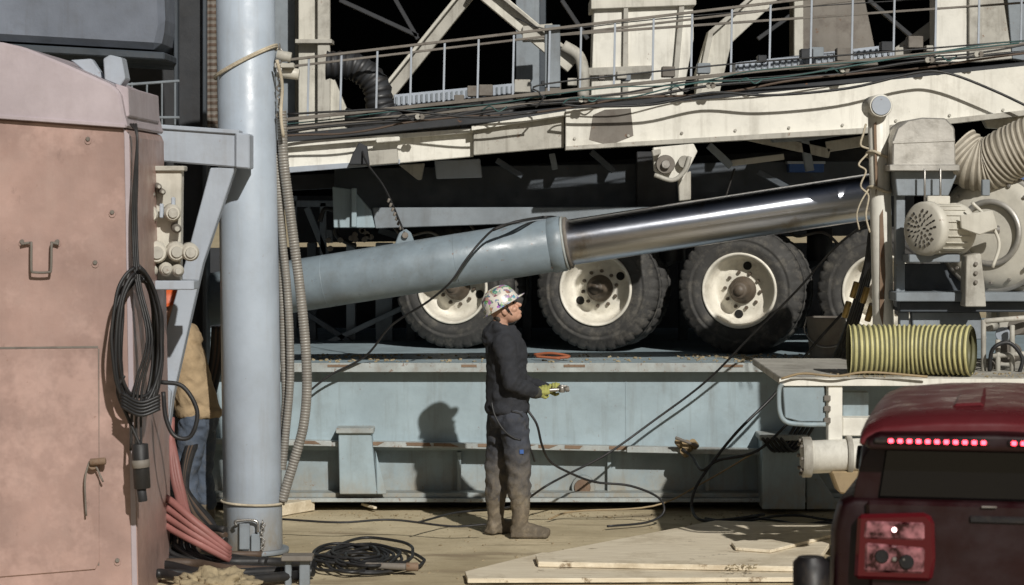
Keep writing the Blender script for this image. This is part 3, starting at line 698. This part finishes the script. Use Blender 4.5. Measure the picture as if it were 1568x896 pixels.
# ---------------------------------------------------------------- grey support frame
g=grp('support_frame')
yf=-1.3
plate(g,'arm',[(150,188),(366,204),(366,257),(150,240)],yf,.2,'beamgrey',.01)
plate(g,'arm_top',[(150,184),(366,199),(366,206),(150,191)],yf-.02,.24,'beamgrey')
plate(g,'arm_end',[(360,203),(382,205),(382,259),(360,257)],yf-.03,.27,'beamgrey',.01)
plate(g,'brace',[(322,257),(360,257),(310,405),(284,520),(264,610),(246,750),(216,960),(196,960),(226,660),(250,520),(284,400)],yf+.02,.14,'beamgrey')
plate(g,'brace_foot',[(225,560),(262,600),(240,800),(214,940),(203,800),(205,560)],yf-.05,.06,'beamgrey')
# ---------------------------------------------------------------- cabinet
g=grp('equipment_cabinet')
yc=-3.0
plate(g,'body',[(-260,176),(0,180),(188,194),(198,204),(204,560),(212,960),(-260,960)],yc,1.5,'cab',.02)
plate(g,'lid',[(-260,60),(0,64),(36,72),(100,98),(172,130),(184,142),(190,175),(196,196),(0,181),(-260,177)],yc-.03,1.56,'cablid',.015)
plate(g,'lid_lip',[(-260,172),(0,176),(192,190),(192,196),(0,182),(-260,178)],yc-.045,.02,'cablid',.004)
plate(g,'lid_side',[(176,128),(196,134),(198,178),(186,182)],yc+.05,1.3,'cablid')
plate(g,'bracket',[(158,90),(168,84),(186,88),(192,120),(184,132),(160,122)],yc+.4,.2,'beamgrey')
plate(g,'bracket_arm',[(108,92),(140,90),(160,120),(150,126)],yc+.5,.1,'beamgrey')
plate(g,'door',[(-260,538),(150,534),(152,860),(146,872),(-260,905)],yc-.012,.012,'cab',.004)
box(g,'door_seam_v',150,534,152,866,yc-.003,.01,'grime',0); plate(g,'door_seam_h',[(-260,534),(150,530),(150,533),(-260,537)],yc-.003,.01,'grime',0)
plate(g,'corner_trim',[(188,196),(198,206),(204,560),(211,955),(203,955),(196,560),(190,206)],yc-.006,.006,'cablid',.002)
ptube(g,'door_handle',[(32,374,yc-.03),(46,372,yc-.03),(48,376,yc-.06),(48,412,yc-.06),(52,417,yc-.06),(74,417,yc-.06),(78,412,yc-.06),(79,376,yc-.06),(80,372,yc-.03),(90,374,yc-.03)],.008,'grime')
for (u,v) in ((34,370),(88,370),(135,213),(172,325),(146,402),(180,858)): bolt(g,'bolt',P(u,v,yc),.014,.015,'grime'); cyl(g,'washer',P(u,v+3,yc),P(u,v+3,yc)+Vector((0,-.006,0)),.021,'cab',seg=16,bev=.001)
ptube(g,'latch',[(132,790,yc-.05),(130,740,yc-.06),(134,716,yc-.06),(142,706,yc-.06),(158,738,yc-.05)],.006,'grime')
cyl(g,'latch_knob',P(138,708,yc-.07),P(162,706,yc-.07),.022,'rusty',seg=20); cyl(g,'latch_base',P(142,712,yc-.06),P(142,712,yc),.032,'rusty',seg=20)
g=grp('connector_panel')
yk=-1.9
plate(g,'panel',[(212,256),(278,258),(276,432),(214,430)],yk,.12,'motor'); box(g,'panel_edge',209,254,282,262,yk-.03,.16,'creamd')
box(g,'shelf',228,430,297,444,yk-.12,.25,'beamgrey')
for (u,v,r) in ((228,284,.02),(240,284,.02),(230,296,.022),(246,292,.02),(226,326,.06),(262,324,.055),(224,350,.03),(268,348,.03),(238,384,.07),(268,383,.062),(289,384,.058),(230,412,.04),(252,410,.045),(270,412,.04)):
    p=P(u,v,yk); q=p+Vector((.03,-.1-r*.6,-.01)); cyl(g,'socket',p,q,r,'motor' if r>.03 else 'grime',seg=24,bev=.012)
    cyl(g,'socket_face',q,q+Vector((.003,-.01,0)),r*.6,'creamd',seg=20)
for (u,v) in ((226,305),(244,312),(262,302)): box(g,'lever',u,v,u+6,v+22,yk-.1,.03,'beamgrey')
g=grp('cable_coil')
for k in range(9):
    r1=random.uniform(22,37); h=random.uniform(92,112); cx=212+random.uniform(-5,6); cy=520+random.uniform(-8,10); pts=[]
    for i in range(17):
        t=2*math.pi*i/16; sx=math.sin(t); cz=math.cos(t)
        pts.append(P(cx+r1*sx*(.6+.4*(cy-cz*h*.6)/cy)-(6 if sx<0 else 0)+random.uniform(-2,2),cy-cz*h+random.uniform(-3,3),yc+.05-.03*k+.1*sx))
    tube(g,'loop',pts,.011,'black',n=5,seg=8)
for k in range(3):
    ptube(g,'lead',[(200+4*k,190,yc-.05),(210,210,yc-.1),(206+2*k,270,yc-.1),(203+3*k,340,yc-.1),(208+k*3,430,yc-.15),(225+k*4,520,yc-.2),(205+6*k,600,yc-.2),(200+8*k,690,yc-.2)],.008,'black')
for k in range(5):
    ptube(g,'wrap',[(186,602+5*k,yc-.28),(215,616+5*k,yc-.32),(245,606+5*k,yc-.28)],.01,'black')
cyl(g,'plug',P(214,680,yc-.25),P(218,748,yc-.25),.05,'black'); cyl(g,'plug_collar',P(215,704,yc-.26),P(216,716,yc-.26),.054,'grime'); cyl(g,'plug_pins',P(216,746,yc-.25),P(219,768,yc-.25),.028,'dark')
ptube(g,'stray_loop',[(246,585,yc+.4),(280,592,yc+.4),(302,630,yc+.4),(292,668,yc+.4),(268,668,yc+.4),(254,640,yc+.4),(250,600,yc+.4)],.014,'black')
ptube(g,'stray_loop_b',[(190,575,yc-.2),(180,600,yc-.2),(196,640,yc-.2),(218,690,yc-.2)],.011,'black')
g=grp('hose_bundle')
for k in range(3):
    ptube(g,'red_hose',[(262-2*k,640+8*k,-1.1),(262+3*k,700,-1.2),(270+4*k,750,-1.3),(290+3*k,800+4*k,-1.5),(346,838+5*k,-1.7)],.026,'redhose')
for k in range(4):
    ptube(g,'red_hose',[(222,752+10*k,-1.6),(258,765+14*k,-1.7),(300,800+10*k,-1.8),(352,842+5*k,-1.75)],.026,'redhose')
for k in range(5):
    ptube(g,'dark_hose',[(341-3*k,500,-.2),(336-3*k,560,-.2),(316-3*k,640,-.3),(292-2*k,700,-.6),(285,750,-.8),(300+6*k,800,-1.0),(345,812+8*k,-1.2)],.024,'brownhose' if k%2 else 'black')
for k in range(8):
    y0=-1.2-.12*k; o=random.uniform(-6,6)
    pts=[G(200+o,835+9*k,.04),G(250+o,828+8*k+o,.06),G(300,838+7*k-o,.05),G(350,848+6*k,.05),G(400+8*k,852+5*k+o,.04)]
    if k in (2,5): pts+= [G(480,856+4*k,.04)]
    tube(g,'ground_hose',pts,.032 if k%3 else .022,'black' if k%4 else 'brownhose')
for k in range(6):
    o=random.uniform(-8,8); ptube(g,'tangle',[(230+8*k,770+o,-1.4),(262+6*k,800,-1.5),(248+10*k,840+o,-1.6),(300+5*k,862,-1.7)],.017,'black')
ptube(g,'upper_hose',[(212,395,-1.6),(205,300,-1.6),(202,240,-1.6),(196,185,-1.6)],.014,'black')
for u in (317,326): ribbed(g,'riser',[P(u,-30,1.0),P(u,100,1.0),P(u+2,200,1.0)],.035,['brownhose','grime'],pitch=.05,amp=.08,seg=12,cap=True)
g=grp('coiled_cable')
for k in range(13):
    cx,cy=556+random.uniform(-24,24),864+random.uniform(-6,6); rx=random.uniform(34,78); ry=rx*random.uniform(.24,.33); pts=[]
    for i in range(15):
        t=2*math.pi*i/14; q=G(cx+rx*math.cos(t)*(1+.1*math.sin(3*t+k)),cy+ry*math.sin(t)*(1+.15*math.cos(2*t+k))); q.z=.02+.004*k+random.uniform(0,.01); pts.append(q)
    tube(g,'loop',pts,.011,'black',n=5,seg=8)
q1=G(560,866,.06);q2=G(622,868,.06); cyl(g,'pipe_end',q1,q2,.022,'grime'); cyl(g,'brass_end',q2,q2+Vector((.08,0,0)),.028,'rusty')
ptube(g,'trail',[(430,795,-.1),(520,800,-.2),(600,796,-.1),(690,806,-.2),(745,803,-.2)],.008,'black')
ptube(g,'trail_b',[(640,800,-.2),(700,785,.3),(760,780,.6),(800,772,.9)],.008,'black')
g=grp('jack_stand')
for (u0,u1) in ((436,446),(458,474)): box(g,'post',u0,858,u1,930,-2.2,.06,'greymid')
box(g,'cap',430,852,478,860,-2.25,.16,'grime')
g=grp('dirt_pile')
bm=bmesh.new(); bmesh.ops.create_icosphere(bm,subdivisions=5,radius=1)
c=G(345,885)
for v_ in bm.verts:
    p=v_.co.copy(); s=1+.35*noise.noise(p*2.2)+.2*noise.noise(p*7)+.1*noise.noise(p*18); v_.co=Vector((p.x*.24*s,p.y*.22*s,p.z*.13*s))+Vector((c.x,c.y-.6,0.02))
fin(bm,'mound',g,'weedy',True)
# ---------------------------------------------------------------- upper left enclosure & column
g=grp('generator_enclosure')
plate(g,'side_panel',[(-220,-120),(246,-120),(252,40),(244,76),(0,62),(-220,52)],.3,1.6,'tank',.05)
plate(g,'bottom_rail',[(-220,56),(0,66),(252,80),(252,92),(0,78),(-220,68)],.25,1.7,'darkb',.01)
g=grp('steel_column')
box(g,'web',270,-60,312,783,1.0,.05,'dark'); box(g,'flange',266,-60,272,783,.9,.25,'darkb'); box(g,'flange_b',310,-60,316,783,.9,.25,'darkb')
g=grp('ladder_rail')
beam(g,'rail',P(190,130,0),P(275,124,0),.02,.02,'greymid'); beam(g,'rail',P(190,180,0),P(275,180,0),.02,.02,'greymid')
for u in (202,225,248,268): beam(g,'upright',P(u,126,0),P(u,192,0),.014,.014,'greymid')
g=grp('machinery_housing')
box(g,'wall',-200,100,300,700,2.9,.3,'dark')
for i in range(7): box(g,'pipe_row',200+i*16,205+(i%3)*6,208+i*16,215+(i%3)*20,1.6,.1,random.choice(['greymid','creamd','darkb']))
box(g,'grey_panel',282,262,334,330,1.5,.05,'darkb')
# ---------------------------------------------------------------- people
def finalize_voxel(bm,name,parent,mat,vox=.009,sm=6,fold=0.0,fs=9,origin=Matrix()):
    me=bpy.data.meshes.new(name+'_src'); bmesh.ops.recalc_face_normals(bm,faces=bm.faces); bm.to_mesh(me); bm.free()
    ob=bpy.data.objects.new(name+'_src',me); scene.collection.objects.link(ob)
    r=ob.modifiers.new('r','REMESH'); r.mode='VOXEL'; r.voxel_size=vox; r.use_smooth_shade=True
    s=ob.modifiers.new('s','SMOOTH'); s.iterations=sm; s.factor=.5
    dg=bpy.context.evaluated_depsgraph_get(); ev=ob.evaluated_get(dg)
    m2=bpy.data.meshes.new_from_object(ev); bpy.data.objects.remove(ob)
    if fold>0:
        nn=[v.normal.copy() for v in m2.vertices]
        for v,n_ in zip(m2.vertices,nn):
            p=v.co
            w=noise.noise(Vector((p.x*fs,p.y*fs,p.z*fs*1.8+p.x*6)))
            w2=1-abs(noise.noise(Vector((p.x*fs*1.3+3,p.y*fs*1.3,p.z*fs*1.6-p.x*9))))*2
            v.co=p+n_*(fold*w+fold*.8*(w2-.5))
    m2.transform(origin)
    for p in m2.polygons: p.use_smooth=True
    m2.materials.clear(); m2.materials.append(M[mat])
    m2.name=name; o=bpy.data.objects.new(name,m2); scene.collection.objects.link(o); o.parent=parent; return o
def limb(bm,pts,rad,seg=16):
    pts=[Vector(p) for p in pts]; q=[];r=[]
    for i in range(len(pts)-1):
        for k in range(4):
            t=k/4; q.append(pts[i].lerp(pts[i+1],t)); r.append(rad[i]*(1-t)+rad[i+1]*t)
    q.append(pts[-1]); r.append(rad[-1])
    t0=(q[0]-q[1]).normalized(); t1=(q[-1]-q[-2]).normalized()
    q=[q[0]+t0*r[0]*.8,q[0]+t0*r[0]*.5]+q+[q[-1]+t1*r[-1]*.5,q[-1]+t1*r[-1]*.8]
    r=[r[0]*.45,r[0]*.85]+r+[r[-1]*.85,r[-1]*.45]
    sweep(bm,q,r,seg)
def trunk(bm,secs,seg=28):
    rings=[]
    for (x,y,z,rx,ry) in secs:
        rings.append([bm.verts.new((x+rx*math.cos(a),y+ry*math.sin(a),z)) for a in [2*math.pi*k/seg for k in range(seg)]])
    for i in range(len(rings)-1):
        for k in range(seg): bm.faces.new((rings[i][k],rings[i][(k+1)%seg],rings[i+1][(k+1)%seg],rings[i+1][k]))
    bm.faces.new(rings[0][::-1]); bm.faces.new(rings[-1])
def ell(bm,c,r,rot=None,sub=3):
    mt=Matrix.Translation(Vector(c))@(rot or Matrix())@Matrix.Diagonal((r[0],r[1],r[2],1))
    bmesh.ops.create_icosphere(bm,subdivisions=sub,radius=1,matrix=mt)
def person(name,org,yaw,mats,pose):
    g=grp(name); O=Matrix.Translation(org)@Matrix.Rotation(yaw,4,'Z')
    L=pose['lean']
    def lx(z): return L*max(0,z-.95)
    bm=bmesh.new()
    trunk(bm,[(.0+lx(z),0,z,rx,ry) for z,rx,ry in ((.90,.150,.172),(.915,.164,.185),(.95,.166,.186),(.985,.152,.178),(1.06,.156,.18),(1.14,.148,.175),(1.24,.150,.185),(1.34,.153,.2),(1.42,.140,.2),(1.47,.115,.165),(1.51,.085,.105),(1.54,.07,.075))])
    for s in (-1,1):
        sh,el,wr=pose['arm'][s]
        sh=Vector(sh)+Vector((lx(sh[2]),0,0)); el=Vector(el)+Vector((lx(el[2]),0,0)); wr=Vector(wr)+Vector((lx(wr[2]),0,0))
        limb(bm,[sh,sh.lerp(el,.5),el,el.lerp(wr,.5),wr],[.084,.070,.064,.056,.044])
    hx=lx(1.5)
    ell(bm,(-.085+hx,0,1.52),(.080,.115,.05),Matrix.Rotation(math.radians(-35),4,'Y'))
    ell(bm,(-.118+hx,0,1.46),(.055,.098,.08))
    for s in (-1,1): limb(bm,[(-.07+hx,s*.09,1.53),(-.0+hx,s*.088,1.515),(.065+hx,s*.045,1.48)],[.038,.034,.026])
    ell(bm,(.130+lx(1.02),0,1.04),(.035,.13,.09))
    finalize_voxel(bm,'hoodie',g,mats['top'],.010,3,.0095,10,O)
    bm=bmesh.new()
    trunk(bm,[(.0,0,.80,.115,.15),(.0,0,.86,.135,.168),(.0,0,.93,.140,.168),(.0,0,.99,.13,.16)])
    for s in (-1,1):
        hp,kn,an=[Vector(v) for v in pose['leg'][s]]
        limb(bm,[hp,hp.lerp(kn,.5),kn,kn.lerp(an,.45),an+Vector((0,0,.20)),an+Vector((0,0,.165))],[.112,.100,.086,.084,.084,.078])
    finalize_voxel(bm,'trousers',g,mats['leg'],.010,3,.0115,9,O)
    for s in (-1,1):
        hp,kn,an=[Vector(v) for v in pose['leg'][s]]
        fd=Vector((math.cos(pose['foot'][s]),math.sin(pose['foot'][s]),0))
        bm=bmesh.new()
        a0=Vector((an.x,an.y,0))
        limb(bm,[a0+Vector((0,0,.27)),a0+Vector((0,0,.18)),a0+Vector((0,0,.10)),a0+Vector((0,0,.06))-fd*.01],[.074,.066,.058,.055])
        limb(bm,[a0-fd*.03+Vector((0,0,.055)),a0+fd*.06+Vector((0,0,.06)),a0+fd*.15+Vector((0,0,.045)),a0+fd*.19+Vector((0,0,.04))],[.052,.05,.045,.036])
        bmesh.ops.create_cube(bm,size=1,matrix=Matrix.Translation(a0+fd*.065+Vector((0,0,.016)))@Matrix.Rotation(pose['foot'][s],4,'Z')@Matrix.Diagonal((.27,.095,.028,1)))
        finalize_voxel(bm,'boot',g,'boot',.009,3,.005,12,O)
    hc=Vector(pose['head']); hc.x+=lx(hc.z); R=Matrix.Rotation(-pose['pitch'],4,'Y')
    def H(x,y,z): return hc+(R@Vector((x,y,z)))
    bm=bmesh.new()
    ell(bm,H(-.012,0,.02),(.098,.077,.108),R)
    ell(bm,H(.02,0,-.045),(.07,.062,.07),R)
    ell(bm,H(.045,0,-.085),(.040,.040,.032),R)
    ell(bm,H(.066,0,-.092),(.018,.022,.018),R)
    limb(bm,[H(.080,0,.018),H(.100,0,-.012),H(.110,0,-.028)],[.009,.012,.016],10)
    for s in (-1,1):
        ell(bm,H(.083,s*.012,-.064),(.014,.018,.007),R,2); ell(bm,H(.083,s*.010,-.075),(.013,.016,.008),R,2)
        ell(bm,H(.055,s*.045,-.03),(.028,.022,.022),R,2); ell(bm,H(.080,s*.03,.028),(.014,.026,.009),R,2)
        ell(bm,H(-.012,s*.078,-.008),(.020,.011,.032),R,2)
        ell(bm,H(-.004,s*.084,-.008),(.008,.006,.014),R,2)
    limb(bm,[hc+Vector((-.02,0,-.03)),hc+Vector((-.035,0,-.10)),Vector((-.03+lx(1.48),0,1.48))],[.058,.055,.06])
    finalize_voxel(bm,'head',g,'skin',.0045,2,0,8,O)
    bm=bmesh.new()
    for s in (-1,1): ell(bm,H(.079,s*.030,.010),(.011,.013,.009),R,2); ell(bm,H(.088,s*.032,.030),(.006,.018,.004),R,2)
    for s in (-1,1): limb(bm,[H(.012,s*.072,.0),H(.018,s*.068,-.03)],[.010,.006],8)
    ell(bm,H(-.075,0,-.035),(.035,.06,.05),R)
    bm.transform(O); fin(bm,'hair_and_eyes',g,'hair',True)
    bm=bmesh.new()
    seg=40
    prof=[(1.0,0),(1.0,.02),(.98,.045),(.93,.07),(.84,.095),(.70,.115),(.5,.13),(.28,.138),(.02,.141)]
    def hr(fr,h,extra=0):
        ring=[]
        for k in range(seg):
            t=2*math.pi*k/seg
            rx=.138*fr+extra*(1+(.9*max(0,math.cos(t))**2)); ry=.116*fr+extra
            rid=.006 if abs(math.sin(t))<.25 and h>.08 else 0
            ring.append(bm.verts.new(H(-.006+rx*math.cos(t),ry*math.sin(t),.035+h+rid)))
        return ring
    rings=[hr(.9,-.004),hr(1.0,-.008,.026),hr(1.0,-.003,.028),hr(1.0,.004,.004)]+[hr(f,h) for f,h in prof[1:]]
    for i in range(len(rings)-1):
        for k in range(seg): bm.faces.new((rings[i][k],rings[i][(k+1)%seg],rings[i+1][(k+1)%seg],rings[i+1][k])).smooth=True
    bm.faces.new(rings[-1])
    bm.transform(O); fin(bm,'hard_hat',g,mats['hat'],False)
    for s in (-1,1):
        wr=Vector(pose['arm'][s][2]); wr.x+=lx(wr.z); hd=Vector(pose['hand'][s]); hd.x+=lx(hd.z)
        bm=bmesh.new()
        d=(hd-wr).normalized()
        limb(bm,[wr-d*.02,wr+d*.02],[.040,.036],14)
        for k in range(4):
            o=Vector((.021*(k-1.5),0,0)); limb(bm,[wr+d*.02+o*.4,hd+o+Vector((0,s*.035,.012))],[.026,.017],10)
            ln=[.95,1.08,1.0,.8][3-k]; b0=hd+o+Vector((0,s*.035,.012))
            limb(bm,[b0,b0+Vector((.002,-s*.008,.030))*ln,b0+Vector((.004,-s*.034,.043))*ln,b0+Vector((.004,-s*.056,.030))*ln,b0+Vector((.002,-s*.060,.012))*ln],[.0125,.0115,.0105,.0095,.008],10)
        tb=hd+Vector((-.012,s*.03,-.012)); limb(bm,[wr+d*.03,tb,tb+Vector((.024,-s*.018,-.014)),tb+Vector((.044,-s*.038,-.006))],[.022,.017,.013,.010],10)
        finalize_voxel(bm,'gloved_hand',g,'glove',.0038,2,0,8,O)
        bm=bmesh.new(); limb(bm,[wr-d*.035,wr-d*.005,wr+d*.012],[.045,.046,.042],16); bm.transform(O); fin(bm,'glove_cuff',g,'glovedk',True)
    return g,O
pose={'lean':-.02,'arm':{-1:[(-.015,-.185,1.415),(.035,-.235,1.135),(.215,-.085,1.055)],1:[(-.015,.185,1.415),(.05,.225,1.14),(.285,.085,1.07)]},
 'leg':{-1:[(.045,-.085,.87),(.085,-.1,.50),(.095,-.1,.10)],1:[(-.035,.085,.87),(-.075,.1,.50),(-.085,.12,.10)]},
 'foot':{-1:math.radians(-6),1:math.radians(42)},'head':(-.002,0,1.658),'pitch':math.radians(31),
 'hand':{-1:(.268,-.055,1.045),1:(.345,.045,1.055)}}
g,O=person('worker',Vector((-.035,0,0)),0,{'top':'hood','leg':'pants','hat':'hat'},pose)
def W(x,y,z): return O@Vector((x,y,z))
cyl(g,'coupling_rod',W(.225,-.02,1.062),W(.44,.01,1.075),.014,'steel',seg=16)
cyl(g,'coupling_head',W(.40,.0,1.05),W(.40,.0,1.105),.024,'steel',seg=16); cyl(g,'coupling_nut',W(.425,.0,1.073),W(.455,.0,1.076),.022,'grime',seg=6)
cyl(g,'coupling_lever',W(.37,-.02,1.095),W(.44,-.02,1.10),.006,'steel',seg=8)
tube(g,'harness_strap',[W(-.115,-.15,1.0),W(-.09,-.185,.9),W(-.03,-.2,.80),W(.04,-.195,.74),W(.10,-.185,.72)],.007,'black')
tube(g,'chin_strap',[W(-.01,-.085,1.70),W(.03,-.07,1.63),W(.055,-.0,1.585)],.003,'black')
plate3(g,'trouser_badge',[W(.09,-.192,.62),W(.12,-.186,.62),W(.12,-.186,.65),W(.09,-.192,.65)],.004,'blue',.001)
tube(g,'waist_cord',[W(.03,-.19,.93),W(.10,-.17,.9),W(.14,-.14,.8),W(.15,-.12,.70),W(.18,-.1,.62),W(.2,-.05,.55)],.007,'black')
pose2={'lean':.28,'arm':{-1:[(0,-.185,1.415),(.12,-.24,1.14),(.30,-.12,1.10)],1:[(0,.185,1.415),(.12,.23,1.14),(.32,.12,1.12)]},
 'leg':{-1:[(.0,-.085,.87),(.02,-.1,.50),(-.02,-.1,.10)],1:[(.0,.085,.87),(.06,.1,.50),(.04,.1,.10)]},
 'foot':{-1:0,1:.2},'head':(.03,0,1.655),'pitch':math.radians(-20),'hand':{-1:(.36,-.08,1.10),1:(.38,.08,1.12)}}
person('worker.001',Vector((P(304,0,-.35).x,-.35,0)),math.pi-.2,{'top':'tan','leg':'jeans','hat':'orange'},pose2)
# ---------------------------------------------------------------- SUV
g=grp('red_suv')
yaw=math.radians(-12); base=Matrix.Translation(Vector(((1530-784)*10/F,-8.0,0)))@Matrix.Rotation(yaw,4,'Z')
def cv(x,y,z): return base@Vector((x,y,z))
def carloft(nm,secs,mat):
    bm=bmesh.new(); rings=[]
    for y,pts in secs:
        full=[(x,z) for x,z in pts]+[(-x,z) for x,z in pts[::-1]]
        rings.append([bm.verts.new(cv(x,y,z)) for x,z in full])
    k=len(rings[0])
    for i in range(len(rings)-1):
        for j in range(k): bm.faces.new((rings[i][j],rings[i][(j+1)%k],rings[i+1][(j+1)%k],rings[i+1][j]))
    bm.faces.new(rings[0][::-1]); bm.faces.new(rings[-1])
    ob=fin(bm,nm,g,mat,True)
    md=ob.modifiers.new('b','BEVEL'); md.width=.02; md.segments=3; md.angle_limit=math.radians(25)
    return ob
low=lambda k,zt,zb=.38:[(.62*k,zb),(.69*k,zb+.08),(.70*k,.72),(.69*k,zt-.14),(.66*k,zt-.02),(.61*k,zt)]
carloft('lower_body',[(0.03,low(.96,1.24)),(.1,low(1,1.25)),(1.0,low(1,1.23)),(2.6,low(1,1.2)),(2.9,low(1,1.14)),(3.7,low(.97,1.08)),(3.95,low(.9,.98))],'suvshade')
cabs=lambda k,zt:[(.60,1.2),(.585,1.3),(.56*k,zt-.10),(.53*k,zt-.05),(.46*k,zt-.015),(.25*k,zt+.005),(.01,zt+.012)]
carloft('cabin',[(.06,cabs(1,1.50)),(.14,cabs(1,1.575)),(.6,cabs(1,1.60)),(1.5,cabs(1,1.60)),(1.9,cabs(.97,1.57)),(2.5,[(.58,1.18),(.56,1.19),(.54,1.20),(.5,1.205),(.45,1.21),(.25,1.215),(.01,1.22)])],'suvshade')
roof=lambda zt,k=1:[(.565*k,zt-.085),(.56*k,zt-.06),(.53*k,zt-.035),(.46*k,zt-.008),(.25*k,zt+.012),(.01,zt+.018)]
carloft('roof_panel',[(-.04,roof(1.555)),(.05,roof(1.585)),(.3,roof(1.60)),(1.0,roof(1.61)),(1.5,roof(1.605)),(1.85,roof(1.575,.97))],'suvred')
def cplate(nm,pts,y,th,mat,bev=.006):
    return plate3(g,nm,[cv(x,y,z) for x,z in pts],0,mat,bev,dirv=(base.to_3x3()@Vector((0,th,0))))
carloft('spoiler',[(-.10,[(.52,1.46),(.53,1.49),(.48,1.52),(.01,1.53)]),(.06,[(.55,1.46),(.56,1.51),(.5,1.55),(.01,1.56)])],'suvshade')
for s in (-1,1):
    cplate('rear_light_strip_housing',[(s*.50,1.487),(s*.035,1.487),(s*.035,1.513),(s*.50,1.51)],-.112,.02,'suvblack')
    for k in range(11):
        x=s*(.06+k*.037); cplate('led',[(x-.010,1.491),(x+.010,1.491),(x+.010,1.508),(x-.010,1.508)],-.120,.01,'led',.003)
cplate('rear_window',[(-.49,1.25),(.49,1.25),(.46,1.45),(-.46,1.45)],.045,.02,'glass')
cplate('tailgate',[(-.52,.75),(.52,.75),(.54,1.24),(-.54,1.24)],.0,.04,'suvshade',.015)
cplate('tailgate_handle',[(-.12,1.16),(.12,1.16),(.12,1.19),(-.12,1.19)],-.01,.02,'suvblack')
cplate('badge',[(-.07,1.225),(-.01,1.225),(-.01,1.232),(-.07,1.232)],-.015,.01,'steel',.001)
cplate('roof_ridge',[(-.20,1.60),(-.06,1.61),(-.07,1.632),(-.19,1.625)],.25,.8,'suvred',.012)
for s in (-1,1):
    cplate('tail_lamp_housing',[(s*.585,.92),(s*.27,.92),(s*.255,1.0),(s*.26,1.17),(s*.29,1.20),(s*.57,1.185)],-.035,.06,'lens',.015)
    cplate('tail_lamp_lens_upper',[(s*.55,1.085),(s*.295,1.085),(s*.295,1.165),(s*.54,1.165)],-.043,.03,'lens2',.012)
    cplate('tail_lamp_lens',[(s*.545,.95),(s*.30,.95),(s*.295,1.06),(s*.54,1.075)],-.045,.03,'lens2',.012)
    for (x,z,r,m_) in ((.42,1.13,.010,'glint'),(.47,1.02,.028,'suvblack'),(.37,1.0,.03,'suvblack'),(.42,1.01,.010,'steel'),(.38,1.01,.006,'steel')):
        cyl(g,'reflector',cv(s*x,-.044,z),cv(s*x,-.053,z),r,m_,seg=20)
    cplate('side_window',[(s*.60,1.24),(s*.58,1.24),(s*.57,1.47),(s*.575,1.47)],.35,1.3,'glass')
    for yy in (.75,3.2):
        c=cv(s*.60,yy,.36); a_=base.to_3x3()@Vector((s,0,0))
        lathe(g,'tyre',[(-.1,.2),(-.1,.34),(-.08,.36),(.08,.36),(.1,.34),(.1,.2),(.07,.19),(.06,.0001)],c,a_,'black',seg=40)
    cyl(g,'mirror',cv(s*.62,2.35,1.16),cv(s*.74,2.35,1.17),.06,'suvblack')
    tube(g,'arch_flare',[cv(s*.72,.32,.5),cv(s*.73,.42,.72),cv(s*.735,.62,.83),cv(s*.735,.9,.83),cv(s*.73,1.1,.7),cv(s*.72,1.18,.5)],.05,'suvblack')
cplate('rear_bumper',[(-.70,.45),(.70,.45),(.72,.66),(-.72,.66)],-.12,.25,'suvblack',.04)
cyl(g,'fuel_canister',cv(-.765,.02,.55),cv(-.765,.02,1.0),.075,'suvblack',bev=.04)
